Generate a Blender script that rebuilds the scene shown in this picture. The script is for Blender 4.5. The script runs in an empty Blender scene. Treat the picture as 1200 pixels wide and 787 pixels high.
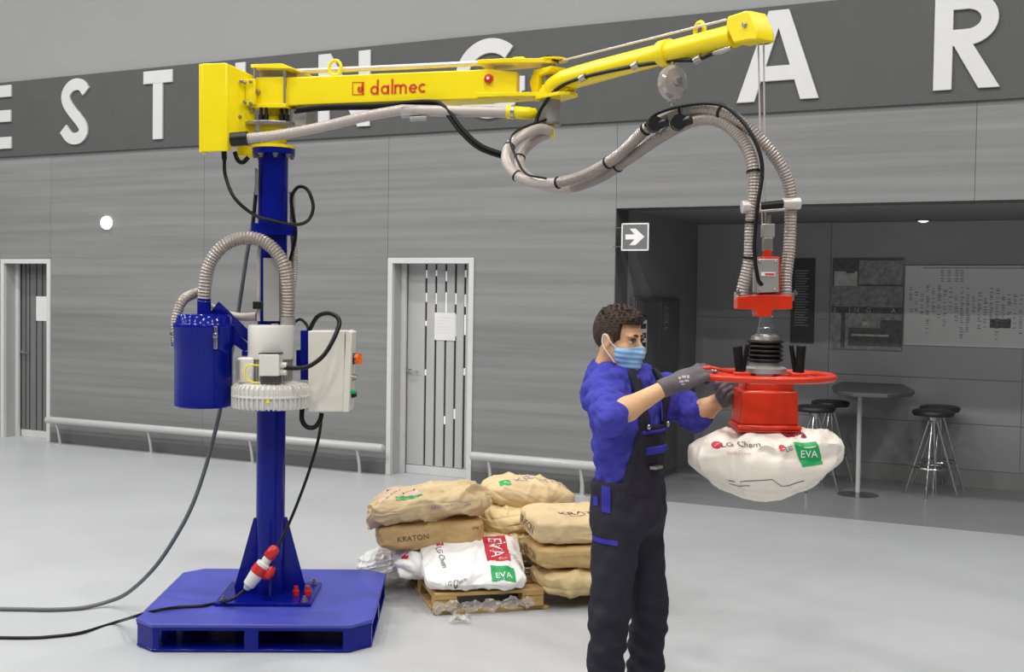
import bpy, bmesh, math, random
import numpy as np
from mathutils import Vector, Matrix
random.seed(4); np.random.seed(4)
sc = bpy.context.scene
COL = sc.collection
R = math.radians

# ---------------------------------------------------------------- camera
F_PX, PITCH, ROLL, TH, WD, CH = 1374.6, -0.03355, 0.015, 0.46816, 9.9328, 1.8068
cp, sp = math.cos(PITCH), math.sin(PITCH)
FWD = np.array([0, cp, sp]); _up = np.array([0, -sp, cp]); _rt = np.array([1., 0, 0])
RT = _rt*math.cos(ROLL) + _up*math.sin(ROLL)
UP = -_rt*math.sin(ROLL) + _up*math.cos(ROLL)
CAM = np.array([0, 0, CH])
cd = bpy.data.cameras.new('camera'); cam = bpy.data.objects.new('camera', cd); COL.objects.link(cam)
cd.sensor_fit = 'HORIZONTAL'; cd.sensor_width = 36; cd.lens = F_PX/1200*36; cd.clip_end = 200
m = Matrix.Identity(4)
for i in range(3):
    m[i][0] = RT[i]; m[i][1] = UP[i]; m[i][2] = -FWD[i]; m[i][3] = CAM[i]
cam.matrix_world = m
sc.camera = cam

# ---------------------------------------------------------------- world, lamps, exposure
sc.view_settings.view_transform = 'Standard'; sc.view_settings.look = 'None'
sc.view_settings.gamma = 1; sc.view_settings.use_curve_mapping = False
sc.view_settings.exposure = 0.0
wd = bpy.data.worlds.new('hall'); sc.world = wd; wd.use_nodes = True
wd.node_tree.nodes['Background'].inputs[0].default_value = (0.93, 0.96, 1.0, 1)
wd.node_tree.nodes['Background'].inputs[1].default_value = 0.13
LAMP_W = 108
for lw in (3.2, 6.4, 9.6, 12.8):                 # lamp rows parallel to the wall
    for ls in (-15.0, -11.4, -7.8, -4.2, -0.6, 3.0):
        lx = math.sin(TH)*(WD-lw)+math.cos(TH)*ls; ly = math.cos(TH)*(WD-lw)-math.sin(TH)*ls
        ld = bpy.data.lights.new('hall_lamp', 'AREA'); ld.shape = 'DISK'; ld.size = 0.35
        ld.energy = LAMP_W; ld.color = (1, 0.99, 0.975)
        lo = bpy.data.objects.new('hall_lamp', ld); COL.objects.link(lo); lo.location = (lx, ly, 7.6)

# ---------------------------------------------------------------- helpers
def ray(px, py):
    return FWD + RT*((px-600)/F_PX) + UP*((393.5-py)/F_PX)
def at(px, py, Y):
    d = ray(px, py); return CAM + d*(Y/d[1])
def gnd(px, py, z=0.0):
    d = ray(px, py); return CAM + d*((z-CH)/d[2])
class Fr:
    def __init__(s, o, ex, ey, ez=(0, 0, 1)):
        s.o, s.ex, s.ey, s.ez = [np.array(a, float) for a in (o, ex, ey, ez)]
    def uv(s, px, py, w=0.0):
        d = ray(px, py); t = ((s.o + s.ey*w - CAM) @ s.ey)/(d @ s.ey); p = CAM + d*t - s.o
        return float(p @ s.ex), float(p @ s.ez)
    def pt(s, u, w, v):
        return s.o + s.ex*u + s.ey*w + s.ez*v
    def tr(s, P):
        P = np.asarray(P, float); return s.o + P[:, :1]*s.ex + P[:, 1:2]*s.ey + P[:, 2:3]*s.ez
W0 = Fr((0, 0, 0), (1, 0, 0), (0, 1, 0))
def yawfr(o, deg):
    a = R(deg); return Fr(o, (math.cos(a), math.sin(a), 0), (-math.sin(a), math.cos(a), 0))
def unit(v):
    v = np.asarray(v, float); return v/np.linalg.norm(v)
def spline(pts, n=8):
    P = np.array(pts, float); Q = np.vstack([2*P[0]-P[1], P, 2*P[-1]-P[-2]]); out = []
    for i in range(1, len(Q)-2):
        a, b, c, d = Q[i-1:i+3]
        for k in range(n):
            t = k/n
            out.append(0.5*((2*b)+(-a+c)*t+(2*a-5*b+4*c-d)*t*t+(-a+3*b-3*c+d)*t**3))
    out.append(P[-1]); return np.array(out)
def resample(P, step):
    P = np.asarray(P, float); L = np.r_[0, np.cumsum(np.linalg.norm(np.diff(P, axis=0), axis=1))]
    n = max(2, int(L[-1]/step)+1); t = np.linspace(0, L[-1], n)
    return np.stack([np.interp(t, L, P[:, k]) for k in range(P.shape[1])], 1), t

def org(o):
    v = np.zeros(3)
    while o is not None:
        v += np.array(o.location); o = o.parent
    return v
def tag(o, label=None, cat=None, group=None, kind=None):
    if label: o['label'] = label
    if cat: o['category'] = cat
    if group: o['group'] = group
    if kind: o['kind'] = kind
    return o
def empty(name, loc, label=None, cat=None, group=None, kind=None):
    o = bpy.data.objects.new(name, None); COL.objects.link(o); o.location = [float(a) for a in loc]
    o.empty_display_size = 0.1
    return tag(o, label, cat, group, kind)

class MB:
    def __init__(s, fr=W0): s.v, s.f, s.fr = [], [], fr
    def add(s, P, F, world=False):
        P = np.asarray(P, float); P = P if world else s.fr.tr(P); k = len(s.v)
        s.v += [tuple(p) for p in P]; s.f += [tuple(i+k for i in f) for f in F]; return s
    def bx(s, u0, u1, w0, w1, v0, v1):
        P = [(u, w, v) for v in (v0, v1) for w in (w0, w1) for u in (u0, u1)]
        return s.add(P, [(0, 1, 3, 2), (4, 6, 7, 5), (0, 4, 5, 1), (2, 3, 7, 6), (0, 2, 6, 4), (1, 5, 7, 3)])
    def prism(s, poly, w0, w1):           # polygon in (u, v), extruded in depth
        n = len(poly); P = [(u, w0, v) for u, v in poly]+[(u, w1, v) for u, v in poly]
        return s.add(P, [tuple(range(n)), tuple(range(2*n-1, n-1, -1))]+[(i, (i+1) % n, n+(i+1) % n, n+i) for i in range(n)])
    def prismz(s, poly, v0, v1):          # polygon in (u, w), extruded upwards
        n = len(poly); P = [(u, w, v0) for u, w in poly]+[(u, w, v1) for u, w in poly]
        return s.add(P, [tuple(range(n)), tuple(range(2*n-1, n-1, -1))]+[(i, (i+1) % n, n+(i+1) % n, n+i) for i in range(n)])
    def hull8(s, P): return s.add(P, [(0, 1, 2, 3), (7, 6, 5, 4), (0, 4, 5, 1), (1, 5, 6, 2), (2, 6, 7, 3), (3, 7, 4, 0)], True)
    def tube(s, path, r, n=12, world=True, caps=True, squash=None):
        P = np.asarray(path, float)
        if not world: P = s.fr.tr(P)
        m = len(P); r = np.broadcast_to(np.asarray(r, float), (m,))
        T = np.gradient(P, axis=0); T /= np.maximum(np.linalg.norm(T, axis=1, keepdims=True), 1e-9)
        a = np.cross(T[0], (0, 0, 1.)); a = a if np.linalg.norm(a) > .05 else np.cross(T[0], (0, 1., 0)); a = unit(a)
        th = np.arange(n)*2*math.pi/n; V = []
        for i in range(m):
            a = unit(a-T[i]*(a @ T[i])); b = np.cross(T[i], a)
            k = 1 if squash is None else squash
            V.append(P[i]+r[i]*(np.cos(th)[:, None]*a+k*np.sin(th)[:, None]*b))
        F = [(i*n+j, i*n+(j+1) % n, (i+1)*n+(j+1) % n, (i+1)*n+j) for i in range(m-1) for j in range(n)]
        if caps: F += [tuple(range(n-1, -1, -1)), tuple((m-1)*n+j for j in range(n))]
        return s.add(np.vstack(V), F, True)
    def cyl(s, p, q, r, r2=None, n=24, world=True):
        r2 = r if r2 is None else r2
        P = np.array([p, q], float)
        if not world: P = s.fr.tr(P)
        return s.tube(P, [r, r2], n)
    def lathe(s, prof, c, axis=(0, 0, 1), n=32):   # prof (r, h) along axis from world point c
        ax = unit(axis); a = np.cross(ax, (0, 1., 0)); a = a if np.linalg.norm(a) > .05 else np.cross(ax, (1., 0, 0)); a = unit(a); b = np.cross(ax, a)
        th = np.arange(n)*2*math.pi/n; V = []; c = np.asarray(c, float)
        for r, h in prof: V.append(c+ax*h+max(r, 1e-5)*(np.cos(th)[:, None]*a+np.sin(th)[:, None]*b))
        m = len(prof)
        F = [(i*n+j, i*n+(j+1) % n, (i+1)*n+(j+1) % n, (i+1)*n+j) for i in range(m-1) for j in range(n)]
        F += [tuple(range(n-1, -1, -1)), tuple((m-1)*n+j for j in range(n))]
        return s.add(np.vstack(V), F, True)
    def ball(s, c, r, n=16):
        r = np.broadcast_to(np.asarray(r, float), (3,)); V = []; m = n//2+1
        for i in range(m):
            p = math.pi*i/(m-1)
            for j in range(n):
                t = 2*math.pi*j/n; V.append(np.asarray(c)+r*np.array([math.sin(p)*math.cos(t), math.sin(p)*math.sin(t), math.cos(p)]))
        return s.add(V, [(i*n+j, i*n+(j+1) % n, (i+1)*n+(j+1) % n, (i+1)*n+j) for i in range(m-1) for j in range(n)], True)
    def torus(s, c, Rr, r, n=48, m=10, a0=0, a1=2*math.pi, squash=1):
        th = np.linspace(a0, a1, n+1); P = np.stack([c[0]+Rr*np.cos(th), c[1]+Rr*np.sin(th), np.full(n+1, c[2])], 1)
        return s.tube(P, r, m, squash=squash)
    def build(s, name, mt, parent=None, bevel=0, label=None, cat=None, group=None, kind=None, ang=38, loc=None):
        V = np.array(s.v, float)
        if parent is None:
            o0 = np.array([(V[:, 0].min()+V[:, 0].max())/2, (V[:, 1].min()+V[:, 1].max())/2, V[:, 2].min()]) if loc is None else np.array(loc, float)
        else: o0 = org(parent)
        me = bpy.data.meshes.new(name); me.from_pydata([tuple(p) for p in V-o0], [], s.f)
        bm = bmesh.new(); bm.from_mesh(me); bmesh.ops.remove_doubles(bm, verts=bm.verts, dist=1e-6)
        bmesh.ops.recalc_face_normals(bm, faces=bm.faces); bm.to_mesh(me); bm.free()
        me.polygons.foreach_set('use_smooth', [True]*len(me.polygons)); me.set_sharp_from_angle(angle=R(ang))
        o = bpy.data.objects.new(name, me); COL.objects.link(o)
        for x in (mt if isinstance(mt, (list, tuple)) else [mt]): me.materials.append(x)
        if parent is None: o.location = o0
        else: o.parent = parent
        if bevel:
            b = o.modifiers.new('bevel', 'BEVEL'); b.width = bevel; b.segments = 2; b.limit_method = 'ANGLE'; b.angle_limit = R(50)
        return tag(o, label, cat, group, kind)

# ---------------------------------------------------------------- materials
def lin(c):
    c = np.asarray(c, float)/255; return tuple(np.where(c <= .04045, c/12.92, ((c+.055)/1.055)**2.4))
def mat(name, rgb, rough=.5, metal=0, var=.06, vs=6, bump=0, bs=60, spec=.5, emit=0, trans=0, alpha=1, stretch=(1, 1, 1), coat=0, rvar=0, rot=0, objvar=0, detail=4):
    mt = bpy.data.materials.new(name); mt.use_nodes = True; nt = mt.node_tree; N, L = nt.nodes, nt.links
    b = N['Principled BSDF']; b.inputs['Roughness'].default_value = rough; b.inputs['Metallic'].default_value = metal
    b.inputs['Specular IOR Level'].default_value = spec; b.inputs['Coat Weight'].default_value = coat
    b.inputs['Transmission Weight'].default_value = trans; b.inputs['Alpha'].default_value = alpha
    g = N.new('ShaderNodeNewGeometry'); mp = N.new('ShaderNodeMapping'); mp.inputs['Scale'].default_value = stretch
    src = g.outputs['Position']
    if rot:
        m0 = N.new('ShaderNodeMapping'); m0.inputs['Rotation'].default_value = (0, 0, rot); L.new(src, m0.inputs['Vector']); src = m0.outputs['Vector']
    L.new(src, mp.inputs['Vector'])
    c = lin(rgb)
    nz = N.new('ShaderNodeTexNoise'); nz.inputs['Scale'].default_value = vs; nz.inputs['Detail'].default_value = detail; L.new(mp.outputs['Vector'], nz.inputs['Vector'])
    rp = N.new('ShaderNodeValToRGB'); e = rp.color_ramp.elements
    e[0].position = .3; e[1].position = .7
    e[0].color = (*[x*(1-var) for x in c], 1); e[1].color = (*[min(1, x*(1+var)) for x in c], 1)
    L.new(nz.outputs['Fac'], rp.inputs['Fac']); col = rp.outputs['Color']
    if objvar:
        oi = N.new('ShaderNodeObjectInfo'); mr = N.new('ShaderNodeMapRange'); mr.inputs['To Min'].default_value = 1-objvar; mr.inputs['To Max'].default_value = 1+objvar
        L.new(oi.outputs['Random'], mr.inputs['Value']); hs = N.new('ShaderNodeHueSaturation'); L.new(mr.outputs['Result'], hs.inputs['Value']); L.new(col, hs.inputs['Color']); col = hs.outputs['Color']
    L.new(col, b.inputs['Base Color'])
    if rvar:
        mr = N.new('ShaderNodeMapRange'); mr.inputs['To Min'].default_value = max(0, rough-rvar); mr.inputs['To Max'].default_value = rough+rvar
        L.new(nz.outputs['Fac'], mr.inputs['Value']); L.new(mr.outputs['Result'], b.inputs['Roughness'])
    if bump:
        n2 = N.new('ShaderNodeTexNoise'); n2.inputs['Scale'].default_value = bs; n2.inputs['Detail'].default_value = 3; L.new(mp.outputs['Vector'], n2.inputs['Vector'])
        bp = N.new('ShaderNodeBump'); bp.inputs['Strength'].default_value = bump; bp.inputs['Distance'].default_value = .01; L.new(n2.outputs['Fac'], bp.inputs['Height']); L.new(bp.outputs['Normal'], b.inputs['Normal'])
    if emit:
        b.inputs['Emission Color'].default_value = (*c, 1); b.inputs['Emission Strength'].default_value = emit
    return mt
M = {}
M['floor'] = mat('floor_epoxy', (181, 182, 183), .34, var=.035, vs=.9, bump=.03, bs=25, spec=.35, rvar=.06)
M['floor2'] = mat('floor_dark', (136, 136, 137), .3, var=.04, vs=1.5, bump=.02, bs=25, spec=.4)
M['wood'] = mat('wall_wood', (131, 131, 131), .55, var=.16, vs=1.0, stretch=(.3, .3, 13), bump=.05, bs=6, spec=.25, rot=TH, objvar=.045, detail=7)
M['joint'] = mat('wall_joint', (88, 88, 88), .7)
M['band'] = mat('band_grey', (85, 85, 85), .6, var=.03, vs=3, spec=.25)
M['upper'] = mat('upper_plaster', (149, 149, 149), .8, var=.02, vs=1, spec=.2)
M['letter'] = mat('letter_white', (206, 206, 206), .5, var=.02)
M['frame'] = mat('door_frame', (206, 206, 206), .45, var=.03)
M['reveal'] = mat('door_reveal', (172, 172, 172), .5, var=.03)
M['leaf'] = mat('door_leaf_light', (180, 180, 180), .4, var=.03)
M['leafd'] = mat('door_leaf_dark', (112, 112, 112), .45, var=.05, stretch=(3, 3, .3))
M['slot'] = mat('slot_glass', (52, 52, 54), .08, var=.05, spec=.6)
M['slotd'] = mat('slot_groove', (66, 66, 66), .5, var=.05)
M['slotglow'] = mat('slot_painted_glow', (225, 225, 225), .2, var=.02, emit=.35)
M['paper'] = mat('paper', (222, 222, 222), .7, var=.02)
M['rail'] = mat('rail_enamel', (186, 186, 186), .22, var=.03, spec=.5)
M['darkstrip'] = mat('strip_grey', (96, 96, 96), .6, var=.04)
M['steelg'] = mat('steel_grey', (170, 170, 170), .25, metal=.9, var=.05)
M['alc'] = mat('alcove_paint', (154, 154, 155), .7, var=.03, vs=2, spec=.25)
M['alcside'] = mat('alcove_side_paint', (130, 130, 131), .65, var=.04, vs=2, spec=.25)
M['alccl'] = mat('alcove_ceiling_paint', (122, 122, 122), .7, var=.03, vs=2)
M['skirt'] = mat('alcove_skirting', (140, 140, 140), .5, var=.03)
M['dark'] = mat('dark_grey', (52, 52, 53), .45, var=.05)
M['dark2'] = mat('cabinet_grey', (84, 84, 85), .4, var=.05)
M['print'] = mat('print_grey', (130, 130, 131), .6, var=.05)
M['board'] = mat('board_grey', (212, 212, 212), .5, var=.02)
M['p1'] = mat('print_light', (186, 186, 186), .5, var=.2, vs=14)
M['p2'] = mat('print_mid', (140, 140, 140), .5, var=.35, vs=22)
M['p3'] = mat('print_dark', (88, 88, 88), .5, var=.3, vs=25)
M['chrome'] = mat('chrome', (205, 205, 205), .14, metal=1, var=.03)
M['signg'] = mat('sign_grey', (112, 112, 112), .4, var=.02)
M['white'] = mat('white_print', (236, 236, 236), .5, var=.02)
M['gloww'] = mat('glow_white', (255, 255, 255), .4, var=0, emit=1.2)
M['yellow'] = mat('yellow_enamel', (240, 216, 14), .32, var=.03, vs=5, spec=.45, bump=.02, bs=90)
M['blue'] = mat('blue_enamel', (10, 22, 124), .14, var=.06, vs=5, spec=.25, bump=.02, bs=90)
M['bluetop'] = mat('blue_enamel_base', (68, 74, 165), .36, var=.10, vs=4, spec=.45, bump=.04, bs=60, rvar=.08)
M['red'] = mat('red_enamel', (204, 48, 15), .28, var=.06, vs=8, spec=.5, bump=.02, bs=90)
M['redp'] = mat('red_plastic', (196, 40, 36), .3, var=.05)
M['orange'] = mat('orange_plastic', (235, 110, 20), .35, var=.04)
M['cream'] = mat('cream_enamel', (214, 209, 196), .4, var=.03, spec=.4)
M['offw'] = mat('pump_white', (214, 211, 203), .35, var=.04, spec=.45)
M['black'] = mat('black_rubber', (16, 15, 15), .45, var=.15, vs=20, spec=.3)
M['blackp'] = mat('black_plastic', (24, 23, 23), .38, var=.1, spec=.35)
M['hose'] = mat('hose_clear', (176, 165, 157), .3, var=.06, vs=12, spec=.5)
M['hosec'] = mat('hose_ribbed', (156, 146, 137), .3, var=.08, vs=12, spec=.5, metal=.15)
M['cableg'] = mat('cable_grey', (98, 99, 101), .45, var=.05)
M['steel'] = mat('zinc_steel', (172, 168, 160), .3, metal=.85, var=.08, vs=20)
M['galv'] = mat('galvanised', (168, 165, 160), .4, metal=.45, var=.05)
M['pinkrail'] = mat('alu_rail', (206, 196, 190), .35, metal=.3, var=.04)
M['redtx'] = mat('red_lettering', (206, 62, 28), .45, var=.03)
M['glassp'] = mat('balancer_shell', (176, 168, 164), .12, var=.05, spec=.6, metal=.35)
M['kraft'] = mat('kraft_paper', (212, 187, 144), .62, var=.08, vs=7, bump=.25, bs=38, spec=.3)
M['kraft2'] = mat('kraft_paper_dark', (196, 164, 112), .62, var=.1, vs=7, bump=.25, bs=38, spec=.3)
M['kraft3'] = mat('kraft_paper_pale', (216, 192, 142), .55, var=.08, vs=7, bump=.25, bs=38, spec=.35)
M['inkb'] = mat('ink_dark', (84, 72, 70), .6, var=.08)
M['inkv'] = mat('ink_violet', (150, 134, 158), .6, var=.1)
M['inkp'] = mat('ink_pale_pink', (226, 190, 184), .6, var=.15, vs=30)
M['inkr'] = mat('ink_red', (196, 38, 58), .5, var=.05)
M['inkm'] = mat('ink_maroon', (128, 22, 44), .5, var=.05)
M['inkg'] = mat('ink_green', (20, 160, 84), .5, var=.05)
M['sackw'] = mat('sack_white', (238, 236, 232), .42, var=.02, vs=8, bump=.2, bs=30, spec=.4)
M['sackc'] = mat('sack_ivory', (236, 226, 212), .42, var=.03, vs=8, bump=.25, bs=26, spec=.4)
M['film'] = mat('clear_film', (225, 222, 215), .15, var=.05, vs=20, spec=.7, alpha=.4, bump=.6, bs=45)
M['pallet'] = mat('pallet_wood', (186, 152, 96), .7, var=.14, vs=5, stretch=(1.5, 6, 8), bump=.2, bs=30, objvar=.08)
M['skin'] = mat('skin', (212, 164, 122), .5, var=.05, vs=14, spec=.4)
M['hair'] = mat('hair_brown', (62, 46, 36), .6, var=.35, vs=70, bump=.9, bs=160, spec=.3)
M['hoodie'] = mat('hoodie_blue', (66, 66, 162), .85, var=.06, vs=10, bump=.2, bs=320, spec=.2)
M['hoodied'] = mat('patch_blue', (58, 56, 156), .85, var=.06, vs=10, bump=.2, bs=320, spec=.2)
M['cord'] = mat('hoodie_cord', (56, 56, 150), .8)
M['pants'] = mat('overall_black', (43, 41, 50), .8, var=.12, vs=9, bump=.25, bs=260, spec=.25)
M['maskb'] = mat('mask_blue', (142, 186, 224), .7, var=.03, vs=10, bump=.1, bs=200)
M['glove'] = mat('glove_grey', (92, 84, 88), .75, var=.12, vs=20, bump=.2, bs=200)
M['glovep'] = mat('glove_print_grey', (168, 162, 162), .7, var=.1)
M['eyew'] = mat('eye_white', (220, 214, 208), .3, var=.02)
M['eyed'] = mat('eye_dark', (30, 22, 18), .2, var=.05)
M['shoe'] = mat('shoe_dark', (40, 38, 40), .6, var=.1)
M['shoer'] = mat('shoe_red', (150, 40, 36), .6, var=.1)

# text outlines from the built-in font, as flat 2-D triangles/ngons
def text2d(txt, h=1.0, sub=True):
    cu = bpy.data.curves.new('t', 'FONT'); cu.body = txt; cu.size = 1; cu.resolution_u = 3
    o = bpy.data.objects.new('t', cu); COL.objects.link(o)
    me = bpy.data.meshes.new_from_object(o.evaluated_get(bpy.context.evaluated_depsgraph_get()))
    P = np.array([v.co[:2] for v in me.vertices]); F = [tuple(p.vertices) for p in me.polygons]
    bm = bmesh.new(); bm.from_mesh(me); bmesh.ops.triangulate(bm, faces=bm.faces); bmesh.ops.subdivide_edges(bm, edges=bm.edges, cuts=2, use_grid_fill=True) if sub else None
    bm.verts.index_update(); P = np.array([v.co[:2] for v in bm.verts]); F = [tuple(v.index for v in f.verts) for f in bm.faces]; bm.free()
    bpy.data.objects.remove(o); bpy.data.curves.remove(cu); bpy.data.meshes.remove(me)
    P -= (P.min(0)+P.max(0))/2; P *= h/np.ptp(P[:, 1])
    return P, F
def stroke(pts, t):
    P = np.array(pts, float); T = np.gradient(P, axis=0); T /= np.linalg.norm(T, axis=1, keepdims=True); Nn = np.stack([-T[:, 1], T[:, 0]], 1)*t/2
    return [tuple(p) for p in np.vstack([P+Nn, (P-Nn)[::-1]])]
def arc(cx, cy, rx, ry, a0, a1, n=24):
    a = np.radians(np.linspace(a0, a1, n)); return [(cx+rx*math.cos(t), cy+ry*math.sin(t)) for t in a]
def add_stroke(mb, pts, t, w0, w1):       # quad strip prism along a centre line in (u, v)
    S = stroke(pts, t); n = len(S)//2; A = S[:n]; B = S[n:][::-1]
    P = [(u, w0, v) for u, v in A]+[(u, w0, v) for u, v in B]+[(u, w1, v) for u, v in A]+[(u, w1, v) for u, v in B]; F = []
    for i in range(n-1):
        F += [(i, i+1, n+i+1, n+i), (2*n+i, 3*n+i, 3*n+i+1, 2*n+i+1), (i, 2*n+i, 2*n+i+1, i+1), (n+i, n+i+1, 3*n+i+1, 3*n+i)]
    F += [(0, n, 3*n, 2*n), (n-1, 3*n-1, 4*n-1, 2*n-1)]
    mb.add(P, F)
def corrugated(path, r, pitch=.011, amp=.13, n=14):
    P, t = resample(path, pitch/4)
    return P, r*(1-amp/2+amp/2*np.cos(2*math.pi*t/pitch))
# ================================================================ the hall
WN = np.array([math.sin(TH), math.cos(TH), 0]); WX = np.array([math.cos(TH), -math.sin(TH), 0])
WF = Fr(WN*WD, WX, WN)                      # u along the wall, w into the wall, v up
S0, S1, SA, ZA, AD = -24.0, 8.0, -3.985, 2.62, 2.4
ZB0, ZB1, ZTOP = 3.40, 4.29, 9.0
mb = MB(); mb.bx(-24, 14, -8, 22, -.06, 0); mb.build('floor', M['floor'], kind='structure')
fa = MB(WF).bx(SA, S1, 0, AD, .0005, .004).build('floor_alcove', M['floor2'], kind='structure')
D1 = (-11.99, -11.15, 2.17); D2 = (-6.42, -5.44, 2.175)
wl = MB(WF)
for a, b, z0, z1 in ((S0, D1[0], 0, ZB0), (D1[0], D1[1], D1[2], ZB0), (D1[1], D2[0], 0, ZB0), (D2[0], D2[1], D2[2], ZB0), (D2[1], SA, 0, ZB0), (SA, S1, ZA, ZB0)):
    wl.bx(a, b, .02, .32, z0, z1)
wall = wl.build('wall_back', M['joint'], kind='structure')
cols = [S0, -21.0, -18.6, -16.0, -13.6, D1[1], -8.81, D2[0]-.01, SA, -0.95, 2.3, S1]
rows = [0.0, .36, .94, 1.55, 2.175, 2.84, ZB0]
def clip(a, b, z0, z1):
    if b <= SA+.01:
        for d in (D1, D2):
            if a < d[1]-.01 and b > d[0]+.01 and z0 < d[2]-.01:
                out = []
                if a < d[0]-.02: out.append((a, d[0], z0, z1))
                if b > d[1]+.02: out.append((d[1], b, z0, z1))
                return out
        return [(a, b, z0, z1)]
    return [(a, b, max(z0, ZA), z1)] if z1 > ZA+.02 else []
for i in range(len(cols)-1):
    for j in range(len(rows)-1):
        for a, b, z0, z1 in clip(cols[i], cols[i+1], rows[j], rows[j+1]):
            MB(WF).bx(a+.0018, b-.0018, 0, .022, z0, z1).build('panel', M['wood'], wall)
# dark sign band and upper wall
MB(WF).bx(S0, S1, -.03, .32, ZB0, ZB1).build('trim_1', M['band'], kind='structure')
MB(WF).bx(S0, S1, 0.0, .32, ZB1, ZTOP).build('wall_upper', M['upper'], kind='structure')
# alcove shell
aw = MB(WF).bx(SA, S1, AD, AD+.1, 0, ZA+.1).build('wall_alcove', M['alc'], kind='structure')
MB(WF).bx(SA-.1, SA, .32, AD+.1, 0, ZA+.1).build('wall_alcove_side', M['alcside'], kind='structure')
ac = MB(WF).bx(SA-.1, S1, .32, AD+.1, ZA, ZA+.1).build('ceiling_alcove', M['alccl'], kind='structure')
MB(WF).bx(SA, S1, AD-.02, AD, .0, .17).build('baseboard_alcove', M['skirt'], kind='structure')
for px, py in ((785, 259), (1082, 257)):    # recessed downlights: chrome ring and small lens
    d = ray(px, py); t = (ZA-CH)/d[2]; p = CAM+d*t
    dl = empty('downlight', (p[0], p[1], ZA), 'recessed chrome downlight in the alcove ceiling %s' % ('above the arrow sign' if px < 900 else 'above the pale notice board'), 'ceiling light')
    MB().lathe([(.075, 0), (.075, -.012), (.055, -.016), (.05, -.004)], (p[0], p[1], ZA), n=24).build('ring', M['chrome'], dl)
    MB().lathe([(.05, -.004), (.048, -.02), (.02, -.03)], (p[0], p[1], ZA), n=20).build('lens', M['gloww'], dl)
# alcove back-wall joints: big faint panels
for z0, z1 in ((.17, .62), (.62, 1.06), (1.06, 1.62), (1.62, ZA)):
    for a, b in ((SA, -2.55), (-2.55, -.7), (-.7, 1.5), (1.5, S1)):
        MB(WF).bx(a+.003, b-.003, AD-.012, AD, z0+.003, z1-.003).build('panel', M['alc'], aw)

MB(WF).bx(D1[1]+.02, D2[0], -.012, 0, 0, .11).build('dark_strip_back', M['darkstrip'], kind='structure')  # dark grey strips along the wall foot, either side of the second door
MB(WF).bx(D2[1], SA, -.012, 0, 0, .11).build('dark_strip_right', M['darkstrip'], kind='structure')
# ---- sign letters
LZ0, LZ1 = 3.492, 4.25; LH = LZ1-LZ0
def letter(ch, u0, u1, label):
    mb = MB(WF); w = u1-u0; t = .185*LH; wa, wb = -.052, -.028
    X = lambda x, y: (u0+x*w, LZ0+y*LH)
    def bar(x0, x1, y0, y1):
        nonlocal wa; wa -= .0007; mb.bx(u0+x0, u0+x1, wa, wb, LZ0+y0, LZ0+y1)
    def quad(*p):
        nonlocal wa; wa -= .0007; mb.prism([(u0+x, LZ0+y) for x, y in p], wa, wb)
    if ch == 'E':
        bar(0, t, 0, LH); bar(t, w, 0, t); bar(t, w, LH-t, LH); bar(t, w*.98, LH/2-t*.42, LH/2+t*.58)
    elif ch == 'T':
        bar(0, w, LH-t, LH); bar(w/2-t/2, w/2+t/2, 0, LH-t)
    elif ch == 'I': bar(0, w, 0, LH)
    elif ch == 'N':
        bar(0, t, 0, LH); bar(w-t, w, 0, LH); quad((0, LH), (t*1.05, LH), (w, 0), (w-t*1.05, 0))
    elif ch == 'A':
        c = w/2; k = t*.62
        quad((0, 0), (t*1.1, 0), (c+k*.55, LH), (c-k, LH)); quad((w-t*1.1, 0), (w, 0), (c+k, LH), (c-k*.55, LH)); bar(w*.26, w*.74, LH*.22, LH*.22+t*.9)
    elif ch == 'R':
        bar(0, t, 0, LH); h = LH*.56
        pts = [(t*.5, LH-t/2), (w*.5, LH-t/2)]+arc(w*.5, LH-h/2, w*.5-t/2, h/2-t/2, 80, -80, 16)+[(w*.45, LH-h+t/2), (t*.5, LH-h+t/2)]
        add_stroke(mb, [(u0+x, LZ0+y) for x, y in pts], t*.92, wa-.0005, wb); quad((w*.30, LH*.46), (w*.60, LH*.46), (w*1.03, 0), (w*.70, 0))
    elif ch == 'S':
        pts = spline([(.90, .79), (.76, .885), (.56, .912), (.36, .872), (.22, .77), (.24, .655), (.40, .525), (.62, .395), (.79, .275), (.81, .18), (.69, .105), (.5, .088), (.32, .125), (.13, .25)], 4)
        add_stroke(mb, [X(x, y) for x, y in pts], t*.95, wa, wb)
    elif ch == 'G':
        r = LH/2; cx = u0+w/2; pts = arc(cx, LZ0+r, w/2-t/2, r-t/2, 48, 352, 40)
        add_stroke(mb, pts, t, wa, wb); mb.bx(cx+.02, u1, wa-.0005, wb, LZ0+r-t, LZ0+r)
    return mb.build('sign_letter', M['letter'], None, .004, label, 'letter', 'white raised letters on the dark sign band')
letter('E', -12.16, -11.765, 'white raised letter E cut by the left picture edge')
letter('S', -10.96, -10.49, 'white raised letter S on the dark band')
letter('T', -9.655, -9.23, 'white raised letter T left of the yellow box')
letter('I', -8.35, -8.215, 'white raised letter I mostly hidden behind the yellow arm head')
letter('N', -7.265, -6.63, 'white raised letter N behind the yellow arm')
letter('G', -5.655, -4.905, 'white raised letter G behind the arm elbow')
letter('A', -2.875, -2.177, 'white raised letter A behind the boom tip ropes')
letter('R', -1.278, -.797, 'white raised letter R at the right end of the band')

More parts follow.
